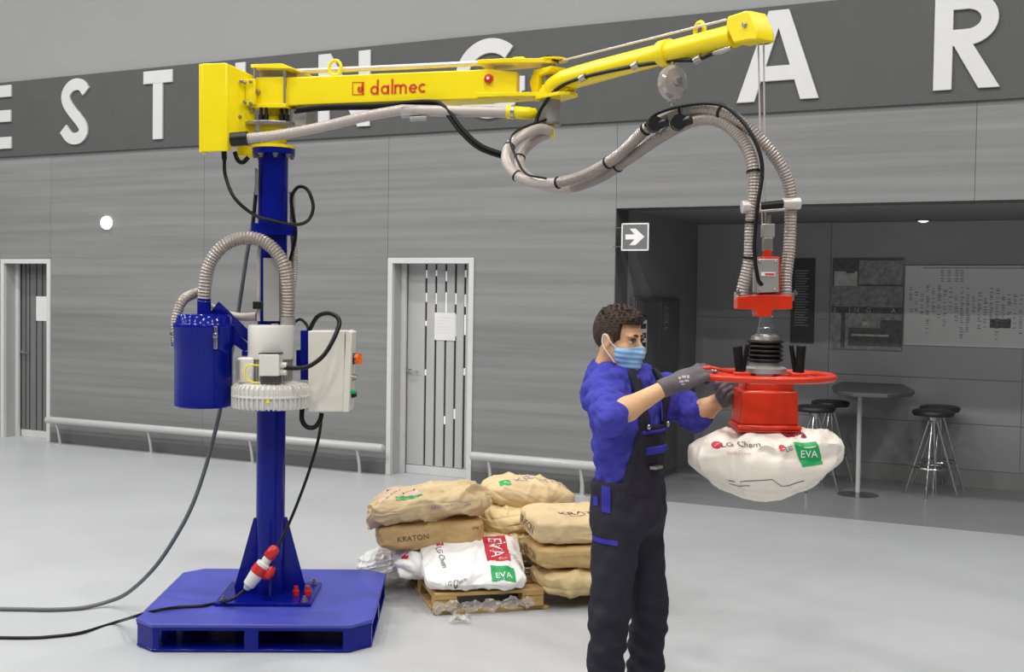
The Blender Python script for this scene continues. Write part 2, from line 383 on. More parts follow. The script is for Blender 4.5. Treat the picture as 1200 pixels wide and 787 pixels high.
# ---- doors
def door(n, d, leafm, slots, lit, slotm):
    u0, u1, z = d; fw = .055; rv = .22
    root = empty('door_%d' % n, WF.pt((u0+u1)/2, 0, 0), kind='structure')
    for a, b, z0, z1 in ((u0, u0+fw, 0, z), (u1-fw, u1, 0, z), (u0+fw, u1-fw, z-fw, z)):
        MB(WF).bx(a, b, -.015, .03, z0, z1).build('frame', M['frame'], root, .003)
    MB(WF).bx(u0+fw*.6, u0+fw, .03, rv, 0, z-fw).build('reveal', M['reveal'], root)
    MB(WF).bx(u1-fw, u1-fw*.6, .03, rv, 0, z-fw).build('reveal', M['reveal'], root)
    MB(WF).bx(u0+fw, u1-fw, .03, rv, z-fw, z-fw*.6).build('reveal', M['reveal'], root)
    MB(WF).bx(u0+fw*.6, u0+fw+.05, rv-.06, rv-.03, 0, z-fw).build('jamb', M['frame'], root)
    lf = MB(WF).bx(u0+fw*.6, u1-fw*.6, rv+.012, rv+.06, 0, z-fw*.6).build('leaf', leafm, root)
    W_ = u1-fw-.0; xs = slots
    e = [u0+fw+.05]+xs+[u1-fw*.6]
    for i in range(len(e)-1):
        MB(WF).bx(e[i]+(.012 if i else 0), e[i+1]-(.012 if i < len(xs) else 0), rv-.01, rv+.014, .09, z-fw*.9).build('leaf_board', leafm, lf, .002)
    MB(WF).bx(u0+fw+.05, u1-fw*.6, rv-.02, rv+.014, .0, .085).build('kick_rail', M['frame'], lf, .003)
    for x in xs:
        MB(WF).bx(x-.011, x+.011, rv+.004, rv+.0125, .1, z-fw).build('pane', slotm, lf)
    for i, z0, z1 in lit:  # brightness seen through the slots, painted as short glowing pieces
        MB(WF).bx(xs[i]-.011, xs[i]+.011, rv+.001, rv+.0135, z0, z1).build('pane', M['slotglow'], lf)
    hx = u0+fw+.085; p = WF.pt
    MB(WF).lathe([(.024, 0), (.024, .012), (.011, .014), (.011, .05)], p(hx, rv-.01, 1.04), -WN, 16).cyl((hx, rv-.06, 1.04), (hx+.12, rv-.055, 1.035), .010, world=False, n=10).build('handle', M['chrome'], lf)
    return root
sx = lambda px, py: WF.uv(px, py, .22)[0]
door(1, D1, M['leafd'], [sx(31, 400), sx(35.5, 400), sx(43.5, 400), sx(50.5, 400)], [], M['slotd'])
door(2, D2, M['leaf'], [sx(499, 420), sx(510.5, 420), sx(522, 420), sx(533.5, 420), sx(544.5, 420)],
     [(0, 1.74, 1.83), (1, 1.72, 1.83), (2, 1.62, 1.84), (3, 1.72, 1.83), (4, 1.70, 1.82), (4, 1.42, 1.62), (3, 1.40, 1.62), (0, 1.98, 2.06), (1, 2.0, 2.06), (2, 1.95, 2.05), (4, 1.99, 2.06), (0, 1.0, 1.06), (4, 1.02, 1.09), (2, .52, .60), (3, .58, .68), (0, 1.50, 1.55)], M['slot'])
for px0, py0, px1, py1, lb in ((42.5, 347, 56, 376, 'white paper sheet taped to the dark door at far left'), (509.5, 366, 533.5, 399, 'white paper sheet taped to the pale slotted door')):
    a = WF.uv(px0, py0, .205); b = WF.uv(px1, py1, .205)
    ps = MB(WF).bx(a[0], b[0], .203, .206, b[1], a[1]).build('paper_sheet', M['paper'], None, 0, lb, 'paper')
    for k in range(6):
        zz = a[1]-(a[1]-b[1])*(.2+.11*k); MB(WF).bx(a[0]+.03, b[0]-.04-.03*(k % 3), .2022, .203, zz, zz+.008).build('print_line', M['board'], ps)
# ---- crash rails
def rail(pa, pb, br, label):
    ua, za = WF.uv(*pa, -.16); ub, zb = WF.uv(*pb, -.16); z = .285; r = .042
    root = empty('guard_rail', WF.pt((ua+ub)/2, -.16, 0), label, 'guard rail', 'low tubular guard rails along the wall')
    us = [ua-.0, ua+.004, ua+.012, ua+.03, ub-.03, ub-.012, ub-.004, ub]
    MB(WF).tube(WF.tr([(u, -.16, z) for u in us]), [.006, .022, .036, r, r, .036, .022, .006], 20).build('tube', M['rail'], root)
    for px in br:
        u = WF.uv(px, 520, -.16)[0]
        pts = spline([WF.pt(u, -.16, z-.03), WF.pt(u+.008, -.15, .2), WF.pt(u+.012, -.13, .1), WF.pt(u+.0, -.1, .0)], 6)
        MB(WF).tube(pts, np.linspace(.026, .034, len(pts)), 10, squash=.5).bx(u-.06, u+.06, -.16, -.04, 0, .008).build('bracket', M['rail'], root, 0)
rail((54, 487), (450, 524), (66, 173, 292, 418), 'long grey tubular guard rail left of the pale slotted door')
rail((551, 533), (716, 549), (572, 680), 'short grey tubular guard rail right of the pale slotted door')
# ---- round glowing white dome on the wall
c = WF.pt(*[WF.uv(126, 261)[0], 0, WF.uv(126, 261)[1]])
MB().lathe([(.076, 0), (.078, .02), (.068, .045), (.045, .062), (.001, .07)], c, -WN, 28).build('wall_dome', M['gloww'], None, 0, 'small round glowing white lamp on the grey wood wall', 'lamp')
# ---- arrow sign
a = WF.uv(728.5, 261.5, -.05); b = WF.uv(760, 293.5, -.05)
sg = empty('direction_sign', WF.pt((a[0]+b[0])/2, -.05, b[1]), 'square grey sign with white right arrow at the alcove edge', 'sign')
MB(WF).bx(a[0], b[0], -.05, -.035, b[1], a[1]).build('plate', M['signg'], sg, .002)
W_, H_ = b[0]-a[0], a[1]-b[1]; e = .012
br = MB(WF)
for q in ((a[0], b[0], b[1], b[1]+e), (a[0], b[0], a[1]-e, a[1]), (a[0], a[0]+e, b[1], a[1]), (b[0]-e, b[0], b[1], a[1])): br.bx(q[0], q[1], -.0515, -.05, q[2], q[3])
br.build('border', M['white'], sg)
X = lambda x, y: (a[0]+x*W_, b[1]+y*H_)
MB(WF).prism([X(.15, .41), X(.48, .41), X(.30, .2), X(.52, .2), X(.84, .5), X(.52, .8), X(.30, .8), X(.48, .59), X(.15, .59)], -.0515, -.05).build('arrow', M['white'], sg)
for y in (.15, .84): MB(WF).bx(a[0]-.08, a[0]+.01, -.044, -.036, b[1]+H_*y-.004, b[1]+H_*y+.004).build('bracket', M['steelg'], sg)
# ---- alcove contents
def board_on_wall(name, px0, py0, px1, py1, mt, label, cat):
    a = WF.uv(px0, py0, AD-.03); b = WF.uv(px1, py1, AD-.03)
    r = MB(WF).bx(a[0], b[0], AD-.03, AD-.0125, b[1], a[1]).build(name, mt, None, .002, label, cat)
    return r, a[0], b[0], b[1], a[1]
def pr(par, mt, u0, u1, z0, z1, k=1, name='print_area'):
    return MB(WF).bx(u0, u1, AD-.03-.0012*k, AD-.03, z0, z1).build(name, mt, par)
ps, u0, u1, z0, z1 = board_on_wall('menu_board', 928, 303, 953, 402, M['dark'], 'narrow dark menu board half hidden by the ribbed hose', 'board')
for k in range(22): pr(ps, M['print'], u0+.04, u1-.06-.05*(k*7 % 3)/3, z1-.12-.027*k-.012, z1-.12-.027*k, name='print_line')
ps, u0, u1, z0, z1 = board_on_wall('poster', 976, 303, 1056, 411, M['print'], 'grey photo poster on the alcove wall beside the notice board', 'poster')
W_, H_ = u1-u0, z1-z0
for mt, x0, x1, y0, y1, k in (('p3', 0, 1, .70, 1, 1), ('p2', .38, 1, .72, .98, 2), ('p1', .03, .36, .70, .86, 3), ('p3', .2, .32, .84, .96, 4), ('p2', 0, 1, .42, .69, 1), ('p3', .0, 1, .40, .47, 2), ('p2', 0, 1, 0, .40, 1), ('p3', .25, 1, .04, .24, 2), ('p3', .7, 1, .2, .33, 3), ('p3', .14, .2, .02, .40, 3), ('p1', .30, .82, .15, .17, 4), ('p1', .45, .53, .27, .31, 4)):
    pr(ps, M[mt], u0+x0*W_, u0+x1*W_, z0+y0*H_, z0+y1*H_, k)
for x, ch in ((.05, 'S'), (.26, 'I'), (.36, 'N'), (.53, 'G'), (.88, 'A')):
    P, F = text2d(ch, .05*H_); MB(WF).add([(u0+x*W_+p[0], AD-.0345, z0+.435*H_+p[1]) for p in P], F).build('print_letter', M['p1'], ps)
ps, u0, u1, z0, z1 = board_on_wall('notice_board', 1061, 311, 1262, 410, M['board'], 'large pale notice board covered in small print columns', 'board')
W_, H_ = u1-u0, z1-z0; pmb = MB(WF); rr = random.Random(2)
pmb.bx(u0+.11*W_, u0+.96*W_, AD-.0312, AD-.03, z0+.965*H_, z0+.978*H_)
for cx in np.arange(.03, .97, .034):
    y = rr.uniform(.60, .76); ye = rr.uniform(.08, .42)
    while y > ye:
        h = rr.uniform(.008, .016); w_ = rr.uniform(.012, .024)
        if rr.random() < .75: pmb.bx(u0+cx*W_, u0+(cx+w_)*W_, AD-.0312, AD-.03, z0+y*H_, z0+(y+h)*H_)
        y -= rr.uniform(.02, .035)
for cx in (.215, .255, .3, .33): 
    for y in (.93, .9, .87, .83, .8): pmb.bx(u0+cx*W_, u0+(cx+.02)*W_, AD-.0312, AD-.03, z0+y*H_, z0+(y+.014)*H_)
pmb.build('print_columns', M['p2'], ps, kind='stuff'); pr(ps, M['p3'], u0+.51*W_, u0+.63*W_, z0+.24*H_, z0+.35*H_)
# tall cabinet on the side wall
u_a = WF.uv(736, 400, .30)
AF = Fr(WF.pt(SA, 0, 0), WN, WX)            # side wall: u into depth, w to the right, v up
q0 = AF.uv(737, 400, .0)[0]; q1 = AF.uv(790, 400, .0)[0]
zt = AF.uv(765, 349, 0.02)[1]
cb = empty('tall_cabinet', AF.pt((q0+q1)/2, .03, 0), 'tall dark grey cabinet behind the worker at the alcove side wall', 'cabinet')
MB(AF).bx(q0, q1, 0, .05, 0, zt).build('body', M['dark2'], cb, .004)
qm = AF.uv(772, 400, .05)[0]
MB(AF).bx(q0+.02, qm-.01, .05, .062, .06, zt-.03).build('door', M['dark2'], cb, .003)
dr = MB(AF).bx(qm+.01, q1-.02, .05, .062, .06, zt-.03).build('door', M['dark2'], cb, .003)
P, F = text2d('TEST', .1)
a = AF.uv(781, 372, .062)
MB(AF).add([(a[0]-p[1], .0635, a[1]+p[0]*.9) for p in P], F).build('lettering', M['alc'], dr)
a = AF.uv(750, 375, .07); b = AF.uv(757.5, 413, .07)
st = MB(AF).bx(a[0], b[0], .062, .07, b[1], a[1]).build('sticker_strip', M['board'], cb)
for k in range(4): MB(AF).bx(a[0]+.02, b[0]-.02, .07, .0715, b[1]+.05+.09*k, b[1]+.1+.09*k).build('sticker_mark', M['dark'], st)
# high table
tp = gnd(1005, 580); TF = yawfr((tp[0], tp[1], 0), -math.degrees(TH))
ta = empty('high_table', tp, 'tall grey bistro table with one slim pole in the alcove', 'table')
zt = at(1008, 457, tp[1])[2]
MB(TF).lathe([(.19, 0), (.19, .008), (.05, .018), (.025, .03)], tp, n=32).build('base', M['steelg'], ta)
MB().cyl(tp+[0, 0, .02], tp+[0, 0, zt-.02], .022, n=16).build('pole', M['rail'], ta)
pl = [tuple(gnd(*q, zt)[:2]) for q in ((975, 452.5), (977, 455.5), (984, 458.5), (1000, 460.5), (1040, 462), (1068, 460), (1072, 457), (1069, 446), (1050, 443.5), (1000, 444.5), (984, 447.5), (977, 450))]
pl = [tuple(np.array(q)-WN[:2]*max(0, float(np.array(q) @ WN[:2])-(WD+AD-.03))) for q in pl]   # stops short of the back wall
MB().prismz(pl, zt-.035, zt).build('table_top', M['dark2'], ta, .006)
def stool(px, py, label, s=1.0):
    p = gnd(px, py); p = p-WN*max(0, float(p @ WN)-(WD+AD-.3)); root = empty('bar_stool', p, label, 'stool', 'chrome legged bar stools in the alcove')
    zs = .80
    MB().lathe([(.10, zs-.055), (.175, zs-.045), (.19, zs-.02), (.185, zs), (.15, zs+.012), (.001, zs+.014)], p, n=28).build('seat', M['dark'], root)
    MB().lathe([(.03, zs-.12), (.06, zs-.06), (.1, zs-.05)], p, n=16).build('hub', M['chrome'], root)
    for k in range(4):
        a = math.pi/4+k*math.pi/2+.25; d = np.array([math.cos(a), math.sin(a), 0])
        MB().cyl(p+d*.03+[0, 0, zs-.07], p+d*.24, .011, n=10).build('leg', M['chrome'], root)
    MB().torus(p+[0, 0, .27], .17, .009, 32, 8).build('foot_ring', M['chrome'], root)
stool(1091, 581, 'front bar stool with round dark seat right of the high table')
stool(1102, 569, 'rear bar stool half hidden behind the stool right of the table')
stool(953, 574, 'front bar stool between the hanging sack and the high table')
stool(971, 563, 'rear bar stool peeping out beside the high table pole')
# ================================================================ the manipulator
YC = 6.4
BC = np.array([-1.31, 6.43, 0])
mach = empty('manipulator_arm', BC, 'blue and yellow industrial manipulator with jointed arm standing on a blue base', 'manipulator')
CFr = Fr((0, YC, 0), (1, 0, 0), (0, 1, 0))
# ---- base pallet
BF = yawfr(BC, 2.2); hb, ch_ = .6, .105
def octo(h, c): return [(-h+c, -h), (h-c, -h), (h, -h+c), (h, h-c), (h-c, h), (-h+c, h), (-h, h-c), (-h, -h+c)]
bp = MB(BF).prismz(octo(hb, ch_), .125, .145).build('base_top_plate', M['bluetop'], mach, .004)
MB(BF).prismz(octo(hb-.003, ch_), .112, .125).build('rim', M['blue'], bp)
MB(BF).prismz(octo(hb-.004, ch_), .004, .016).build('base_bottom_plate', M['blue'], mach, .003)
def corner_pts(sx, sy):
    h = hb-.006; c = ch_; o = .03
    P = [(h*sx, (h-c-o)*sy), (h*sx, (h-c)*sy), ((h-c)*sx, h*sy), ((h-c-o)*sx, h*sy), ((h-c-o)*sx, (h-.012)*sy), ((h-c-.005)*sx, (h-.012)*sy), ((h-.012)*sx, (h-c-.005)*sy), ((h-.012)*sx, (h-c-o)*sy)]
    return P
for sx_ in (-1, 1):
    for sy_ in (-1, 1):
        MB(BF).prismz(corner_pts(sx_, sy_), .016, .112).build('corner_plate', M['blue'], mach)
for k in range(4):
    a = k*math.pi/2; f2 = yawfr(BC, 2.2+90*k)
    MB(f2).bx(-.035, .035, -hb+.006, -hb+.08, .016, .112).build('fork_divider', M['blue'], mach)
MB(BF).bx(-.16, .16, -.16, .16, .016, .112).build('centre_block', M['blue'], mach)
# ---- column
cx = at(318.5, 420, YC)[0]; CX = np.array([cx, YC, 0])
z_ = lambda py: CFr.uv(318, py)[1]
PF_ = yawfr(CX, 2.2)
MB(PF_).bx(-.255, .255, -.235, .235, .145, .163).build('column_foot_plate', M['blue'], mach, .003)
for sx_ in (-1, 1):
    for sy_ in (-1, 1):
        p = PF_.pt(.215*sx_, .195*sy_, .163)
        b = MB().lathe([(.022, 0), (.022, .004), (.016, .004), (.016, .018), (.009, .019), (.009, .03)], p, n=6).build('foot_bolt', M['steel'], mach, ang=20)
for dx in (.15, .215): 
    p = PF_.pt(dx, -.06, .163); MB().lathe([(.02, 0), (.02, .026), (.014, .028), (.012, .05)], p, n=10).build('level_screw', M['redp'], mach)
rc = .078
MB().cyl(CX+[0, 0, .163], CX+[0, 0, z_(276)], rc, n=48).build('column', M['blue'], mach)
zg = z_(606)
for k in range(4):
    gf = yawfr(CX, 45+90*k+2.2) if False else yawfr(CX, [12, 102, 192, 282][k])
    MB(gf).prism([(rc-.004, .163), (.185, .163), (.19, .2), (rc+.012, zg), (rc-.004, zg)], -.006, .006).build('gusset', M['blue'], mach)
MB().lathe([(rc, z_(276)), (.118, z_(276)), (.118, z_(263)), (.1, z_(262)), (rc, z_(262))], CX, n=48).build('mid_flange', M['blue'], mach)
MB().cyl(CX+[0, 0, z_(263)], CX+[0, 0, z_(180)], rc+.002, n=48).build('upper_column', M['blue'], mach)
MB().lathe([(rc, z_(182)), (.116, z_(181)), (.116, z_(174.5)), (rc, z_(174))], CX, n=48).build('top_flange', M['blue'], mach)
MB().lathe([(.05, z_(174.5)), (.119, z_(174.5)), (.119, z_(171)), (.05, z_(170))], CX, n=48).build('slew_flange', M['yellow'], mach)
for k in range(8):
    a = k*math.pi/4+.3; p = CX+[.1*math.cos(a), .1*math.sin(a), z_(183.5)]
    MB().lathe([(.010, -.012), (.010, 0), (.016, 0), (.016, .01)], p, n=6).build('flange_bolt', M['steel'], mach, ang=20)
MB().lathe([(.07, z_(171)), (.074, z_(150)), (.062, z_(150)), (.062, z_(126))], CX, n=40).build('slew_bearing', M['yellow'], mach)
MB().lathe([(.06, z_(151)), (.17, z_(150)), (.172, z_(148)), (.17, z_(146)), (.06, z_(145))], CX, n=48).build('slew_disc', M['steel'], mach)
MB().lathe([(.07, z_(146)), (.074, z_(138)), (.06, z_(137))], CX, n=36).build('bearing_collar', M['yellow'], mach)
for px in (306, 312, 330, 336): 
    p = at(px, 137, YC-.11); MB().lathe([(.014, -.03), (.014, .012), (.009, .014), (.009, .05)], p, n=10).build('stop_bolt', M['blackp'], mach)

# ---- first arm
A0 = at(320, 107, YC); A1 = at(640, 97, 5.95); za = (A0[2]+A1[2])/2; A0[2] = A1[2] = za
ex = unit(A1-A0); ARM = Fr(A0, ex, (-ex[1], ex[0], 0)); hw = .085
def U(px, py, w=-hw): return ARM.uv(px, py, w)
beam = MB(ARM).prism([U(333, 124), U(336, 90.5), U(560, 81.5), U(568, 80.8), U(568, 115.6), U(560, 116)], -hw, hw).build('first_arm_beam', M['yellow'], mach, .006)
MB(ARM).prism([U(297, 80.5), U(297, 76.5), U(333, 75.5), U(346, 80.5), U(346, 82)], -hw-.03, hw+.03).build('head_top_plate', M['yellow'], mach, .003)
MB(ARM).prism([U(297, 127.5), U(297, 123), U(338, 122), U(338, 127)], -hw-.03, hw+.03).build('head_bottom_plate', M['yellow'], mach, .003)
MB(ARM).prism([U(300, 123), U(300, 91), U(334, 90), U(334, 122.5)], -hw-.005, hw+.005).build('head_block', M['yellow'], mach, .004)
MB(ARM).prism([U(301, 91), U(301, 80), U(333, 79), U(333, 90)], -hw*.7, hw*.7).build('head_spacer', M['steel'], mach)
for px in (298.5, 333.5):
    a = U(px, 123, -hw-.02); b = U(px, 80, -hw-.02); MB(ARM).cyl((a[0], -hw-.02, a[1]), (b[0], -hw-.02, b[1]), .007, world=False, n=10).build('tie_rod', M['steel'], mach)
for px, py in ((303, 108),): 
    a = U(px, py, -hw-.005); MB().lathe([(.014, 0), (.014, .02), (.007, .022), (.006, .04)], ARM.pt(a[0], -hw-.005, a[1]), -ARM.ey, 8).build('head_screw', M['steel'], mach)
# counterweight / cover box at the left
n0, n1 = YC-.2, YC-.06
P8 = [at(236, 178, n0), at(266, 177.5, n0), at(266, 73, n0), at(236, 74.5, n0)]
P8b = [at(236, 178, YC+.13), at(284, 163, n1+.05), at(297, 89, n1+.05), at(236, 74.5, YC+.13)]
bxo = MB()
F8 = [at(236, 178, n0), at(268, 177.5, n0), at(265, 73, n0), at(236, 74.5, n0)]
G8 = [at(240, 176, YC+.12), at(300, 158, n1), at(298, 89, n1), at(240, 78, YC+.12)]
cov = MB().hull8(F8+G8).build('cover_box', M['yellow'], mach, .006)
dpt = np.array([0, .1, 0])
MB().hull8([at(233, 178.5, n0), at(237.5, 178, n0), at(237.5, 74.5, n0), at(233, 75, n0)]+[at(233, 178.5, n0)+dpt, at(237.5, 178, n0)+dpt, at(237.5, 74.5, n0)+dpt, at(233, 75, n0)+dpt]).build('back_lid', M['yellow'], cov, .004)
MB().hull8([at(281, 139, n1-.03), at(296, 130, n1-.03), at(296, 95, n1-.03), at(280, 95, n1-.03)]+[p+np.array([0, .06, 0]) for p in (at(281, 139, n1-.03), at(296, 130, n1-.03), at(296, 95, n1-.03), at(280, 95, n1-.03))]).build('cover_bracket', M['galv'], mach, .003)
MB().hull8([at(288, 124, n1-.06), at(299, 122, n1-.06), at(299, 92, n1-.06), at(288, 93, n1-.06)]+[p+np.array([0, .06, 0]) for p in (at(288, 124, n1-.06), at(299, 122, n1-.06), at(299, 92, n1-.06), at(288, 93, n1-.06))]).build('cover_hinge', M['yellow'], mach, .003)
for px, py in ((276, 93), (283, 95.5), (287, 97), (294, 96), (287, 120), (294, 121.5), (281, 137)):
    MB().lathe([(.011, 0), (.011, .008), (.006, .014)], at(px, py, n1-.075), (0, -1, 0), 8).build('cover_screw', M['steel'], mach)
MB().hull8([at(278, 182, n1), at(296, 182, n1), at(296, 172, n1), at(278, 168, n1)]+[p+np.array([0, .1, 0]) for p in (at(278, 182, n1), at(296, 182, n1), at(296, 172, n1), at(278, 168, n1))]).build('cover_foot', M['yellow'], mach, .004)
MB().tube(spline([at(275, 178, n1-.04), at(279, 188, n1-.04), at(285, 190, n1-.04), at(291, 184, n1-.04)], 6), .012, 10).build('loop_hose', M['black'], mach)
MB().cyl(at(270.5, 163.5, n0-.03), at(290.5, 162, n0-.03), .037, n=24).build('hose_coupling', M['blackp'], mach)
# block under the arm head
a = U(340, 148, -.05); b = U(360, 127, -.05)
MB(ARM).bx(a[0], b[0], -.06, .05, a[1], b[1]).build('stop_block', M['galv'], mach, .004)
# lifting eye and logo on the beam
a = U(398.5, 82, 0)
th = np.linspace(0, 2*math.pi, 25); r_ = .034
MB(ARM).tube(ARM.tr([(a[0]+r_*math.cos(t), -.06, a[1]+r_*1.15*math.sin(t)) for t in th]), .009, 8).build('lifting_eye', M['yellow'], mach)
lg = MB(ARM)
def box_px(mb, x0, x1, y0, y1, w0, w1): mb.prism([U(x0, y1, w1), U(x1, y1, w1), U(x1, y0, w1), U(x0, y0, w1)], w0, w1)
wl0, wl1 = -hw-.0025, -hw
for q in ((413, 413.7, 96.5, 111), (426, 426.7, 96, 110.6), (413, 426.7, 96, 96.7), (413, 426.7, 110.4, 111.1)): box_px(lg, *q, wl0, wl1)
box_px(lg, 424, 426, 97, 110, wl0, wl1)
c_ = U(422.5, 104.8); add_stroke(lg, arc(c_[0], c_[1], .011, .011, 100, 440, 16), .014, wl0, wl1)
lg.build('emblem', M['redtx'], beam)
wm = MB(ARM); xh = .047; t_ = .0105            # red lower-case wordmark drawn with round strokes
bl = U(434, 111.2); br_ = U(487, 108.8); wid = br_[0]-bl[0]; sl = (br_[1]-bl[1])/wid
rr_ = xh/2-t_/2; gap = wid/6.1
def Q(pts, cx0): return [(bl[0]+cx0+x, bl[1]+(cx0+x)*sl+y) for x, y in pts]
def ring(c, a0=0, a1=360): add_stroke(wm, Q(arc(0, xh/2, rr_, rr_, a0, a1, 22), c), t_, wl0, wl1)
def stem(x, y0, y1, c=0): add_stroke(wm, Q([(x, y0), (x, (y0+y1)/2), (x, y1)], c), t_, wl0, wl1)
c0 = xh/2; ring(c0); stem(c0+rr_, 0, xh*1.65)
c0 = xh*1.75; ring(c0); stem(c0+rr_, 0, xh)
c0 = xh*2.62; stem(c0, 0, xh*1.65)
c0 = xh*2.98; stem(c0, 0, xh); stem(c0+xh*.62, 0, xh*.7); stem(c0+xh*1.24, 0, xh*.7)
add_stroke(wm, Q(arc(xh*.31, xh*.66, xh*.31, xh*.30-t_/2+.004, 180, 0, 10), c0), t_, wl0, wl1); add_stroke(wm, Q(arc(xh*.93, xh*.66, xh*.31, xh*.30-t_/2+.004, 180, 0, 10), c0), t_, wl0, wl1)
c0 = xh*5.08; ring(c0, 0, 318); add_stroke(wm, Q([(-rr_, xh*.5), (0, xh*.5), (rr_, xh*.5)], c0), t_*.85, wl0, wl1)
c0 = xh*6.2; ring(c0, 48, 312)
wm.build('lettering', M['redtx'], beam)
# pipes along the arm
pp = [at(339, 84, YC-.03), at(470, 78.5, 6.2), at(616, 71.5, 5.99)]
MB().tube(spline(pp, 4), .0145, 12).build('top_pipe', M['pinkrail'], mach)
MB(ARM).prism([U(604, 78, 0), U(604, 69, 0), U(617, 68.5, 0), U(617, 77, 0)], -.05, .05).build('pipe_saddle', M['yellow'], mach, .003)
h1 = spline([at(288, 162.5, n0-.03), at(330, 157.5, n0-.03), at(380, 148, 6.16), at(430, 136, 6.10), at(472, 128.5, 6.05)], 10)
P_, r_ = corrugated(h1, .0275, .012, .06); MB().tube(P_, r_, 14).build('arm_hose', M['hose'], mach)
MB().cyl(at(470, 129, 6.05), at(600, 131.5, 5.88), .0285, n=24).build('suction_pipe', M['hose'], mach)
MB().tube(spline([at(594, 131.2, 5.885), at(601, 131.5, 5.88), at(614, 132.5, 5.87), at(626, 133, 5.9)], 4), [.034]*5+[.031]*6+[.028]*2, 20).build('pipe_elbow', M['yellow'], mach)
MB().cyl(at(600, 131.5, 5.88), at(604, 131.6, 5.875), .036, n=20).build('hose_clamp', M['steel'], mach)
a_ = [at(469, 136, 6.02), at(491, 134.5, 6.0), at(490, 123, 6.0), at(469, 124.5, 6.02)]
MB().hull8(a_+[p+np.array([0, .09, 0]) for p in a_]).build('pipe_bracket', M['galv'], mach, .004)
a_ = [at(480, 140.5, 6.0), at(500, 139, 5.98), at(500, 135.5, 5.98), at(480, 136.5, 6.0)]
MB().hull8(a_+[p+np.array([0, .07, 0]) for p in a_]).build('bracket_strip', M['galv'], mach, .003)
cab = spline([at(345, 131, 6.25), at(380, 127.5, 6.22), at(440, 126, 6.13), at(500, 122, 6.02), at(520, 130, 5.98), at(540, 155, 5.94), at(562, 174, 5.92), at(592, 185, 5.9)], 8)
MB().tube(cab, .0105, 8).build('arm_cable', M['black'], mach)
MB().tube(cab+np.array([.012, -.02, .012]), .0095, 8).build('arm_cable', M['black'], mach)
# ---- elbow joint
jc = at(640, 97, 5.95)
ua, ub = U(566, 98)[0], U(606, 96, -.02)[0]; z0, z1 = U(568, 116)[1]+.004, U(568, 80.3)[1]
MB(ARM).hull8([ARM.pt(ua, -hw-.001, z0), ARM.pt(ub, -.028, z0), ARM.pt(ub, -.028, z1-.012), ARM.pt(ua, -hw-.001, z1), ARM.pt(ua, hw, z0), ARM.pt(ub, .028, z0), ARM.pt(ub, .028, z1-.012), ARM.pt(ua, hw, z1)]).build('elbow_taper', M['yellow'], mach, .004)
for y0, y1, nm in ((74, 80, 'elbow_top_plate'), (112, 118.5, 'elbow_bottom_plate')):
    a = U(566, y1, 0); b = U(606, y0, 0); c_ = U(653, y0-1, 0)
    MB(ARM).prismz([(a[0], -hw-.01), (b[0]-.03, -hw-.01), (c_[0]-.09, -.06), (c_[0]-.02, -.055), (c_[0], 0), (c_[0]-.02, .055), (c_[0]-.09, .06), (b[0]-.03, hw+.01), (a[0], hw+.01)], a[1]+.004, a[1]+.026).build(nm, M['yellow'], mach, .003)
a = U(573.5, 92.5, -hw+.01); p = ARM.pt(a[0], -hw+.004, a[1])
rb = MB().lathe([(.024, 0), (.024, .008), (.017, .016), (.001, .018)], p, -ARM.ey, 20).build('red_cap', M['redp'], mach)
MB().lathe([(.008, .017), (.007, .021)], p, -ARM.ey, 12).build('cap_dot', M['white'], rb)
# elbow pin, drum and bracket
pj = at(643, 100, 5.95); zj = lambda py: at(643, py, 5.95)[2]
MB().cyl([pj[0], pj[1], zj(117)], [pj[0], pj[1], zj(74)], .035, n=24).build('elbow_pin', M['steel'], mach)
MB().lathe([(.03, zj(74)), (.055, zj(73)), (.058, zj(70)), (.02, zj(69)), (.02, zj(66)), (.001, zj(66))], [pj[0], pj[1], 0], n=28).build('elbow_pulley', M['blackp'], mach)
MB().lathe([(.03, zj(71.8)), (.075, zj(71.5)), (.075, zj(69.5)), (.03, zj(69))], [pj[0]+.02, pj[1], 0], n=28).build('pulley_cap', M['yellow'], mach)
pd = at(644.5, 120, 5.93)
MB().lathe([(.05, at(644, 146, 5.93)[2]), (.053, at(644, 145, 5.93)[2]), (.053, at(644, 118, 5.93)[2]), (.03, at(644, 117, 5.93)[2])], [pd[0], pd[1], 0], n=32).build('rotary_joint', M['galv'], mach)
MB().lathe([(.056, at(644, 147, 5.93)[2]), (.056, at(644, 144.5, 5.93)[2])], [pd[0], pd[1], 0], n=32).build('joint_ring', M['steel'], mach)
a_ = [at(637, 160, 5.90), at(650, 161, 5.90), at(650, 146, 5.90), at(637, 146, 5.90)]
MB().hull8(a_+[p+np.array([0, .05, 0]) for p in a_]).build('joint_bracket', M['yellow'], mach, .003)
# ---- boom
B0 = at(640, 101, 5.95); B1 = at(868, 44, 4.80)
e1 = unit([B1[0]-B0[0], B1[1]-B0[1], 0]); BM = Fr(B0, e1, (-e1[1], e1[0], 0))
V = lambda px, py, w=0: BM.uv(px, py, w)
t0 = V(652, 97); t1 = V(700, 83.5); t2 = V(781, 62); t3 = V(862, 41.5)
tp = [BM.pt(*(t[0], 0, t[1])) for t in (t0, t1, t2, t3)]
rb_ = .052
MB().tube(spline([at(640, 112, 5.93), at(648, 103, 5.90), at(662, 94.5, 5.82)]+[tp[1]], 6), [rb_*.86]*6+[rb_*.95]*6+[rb_]*7, 28).build('boom_root', M['yellow'], mach)
MB().cyl(tp[1], tp[2], rb_, rb_*.90, n=32).build('boom_tube', M['yellow'], mach)
MB().cyl(tp[2], tp[3], rb_*.92, rb_*.92, n=32).build('boom_tube', M['yellow'], mach)
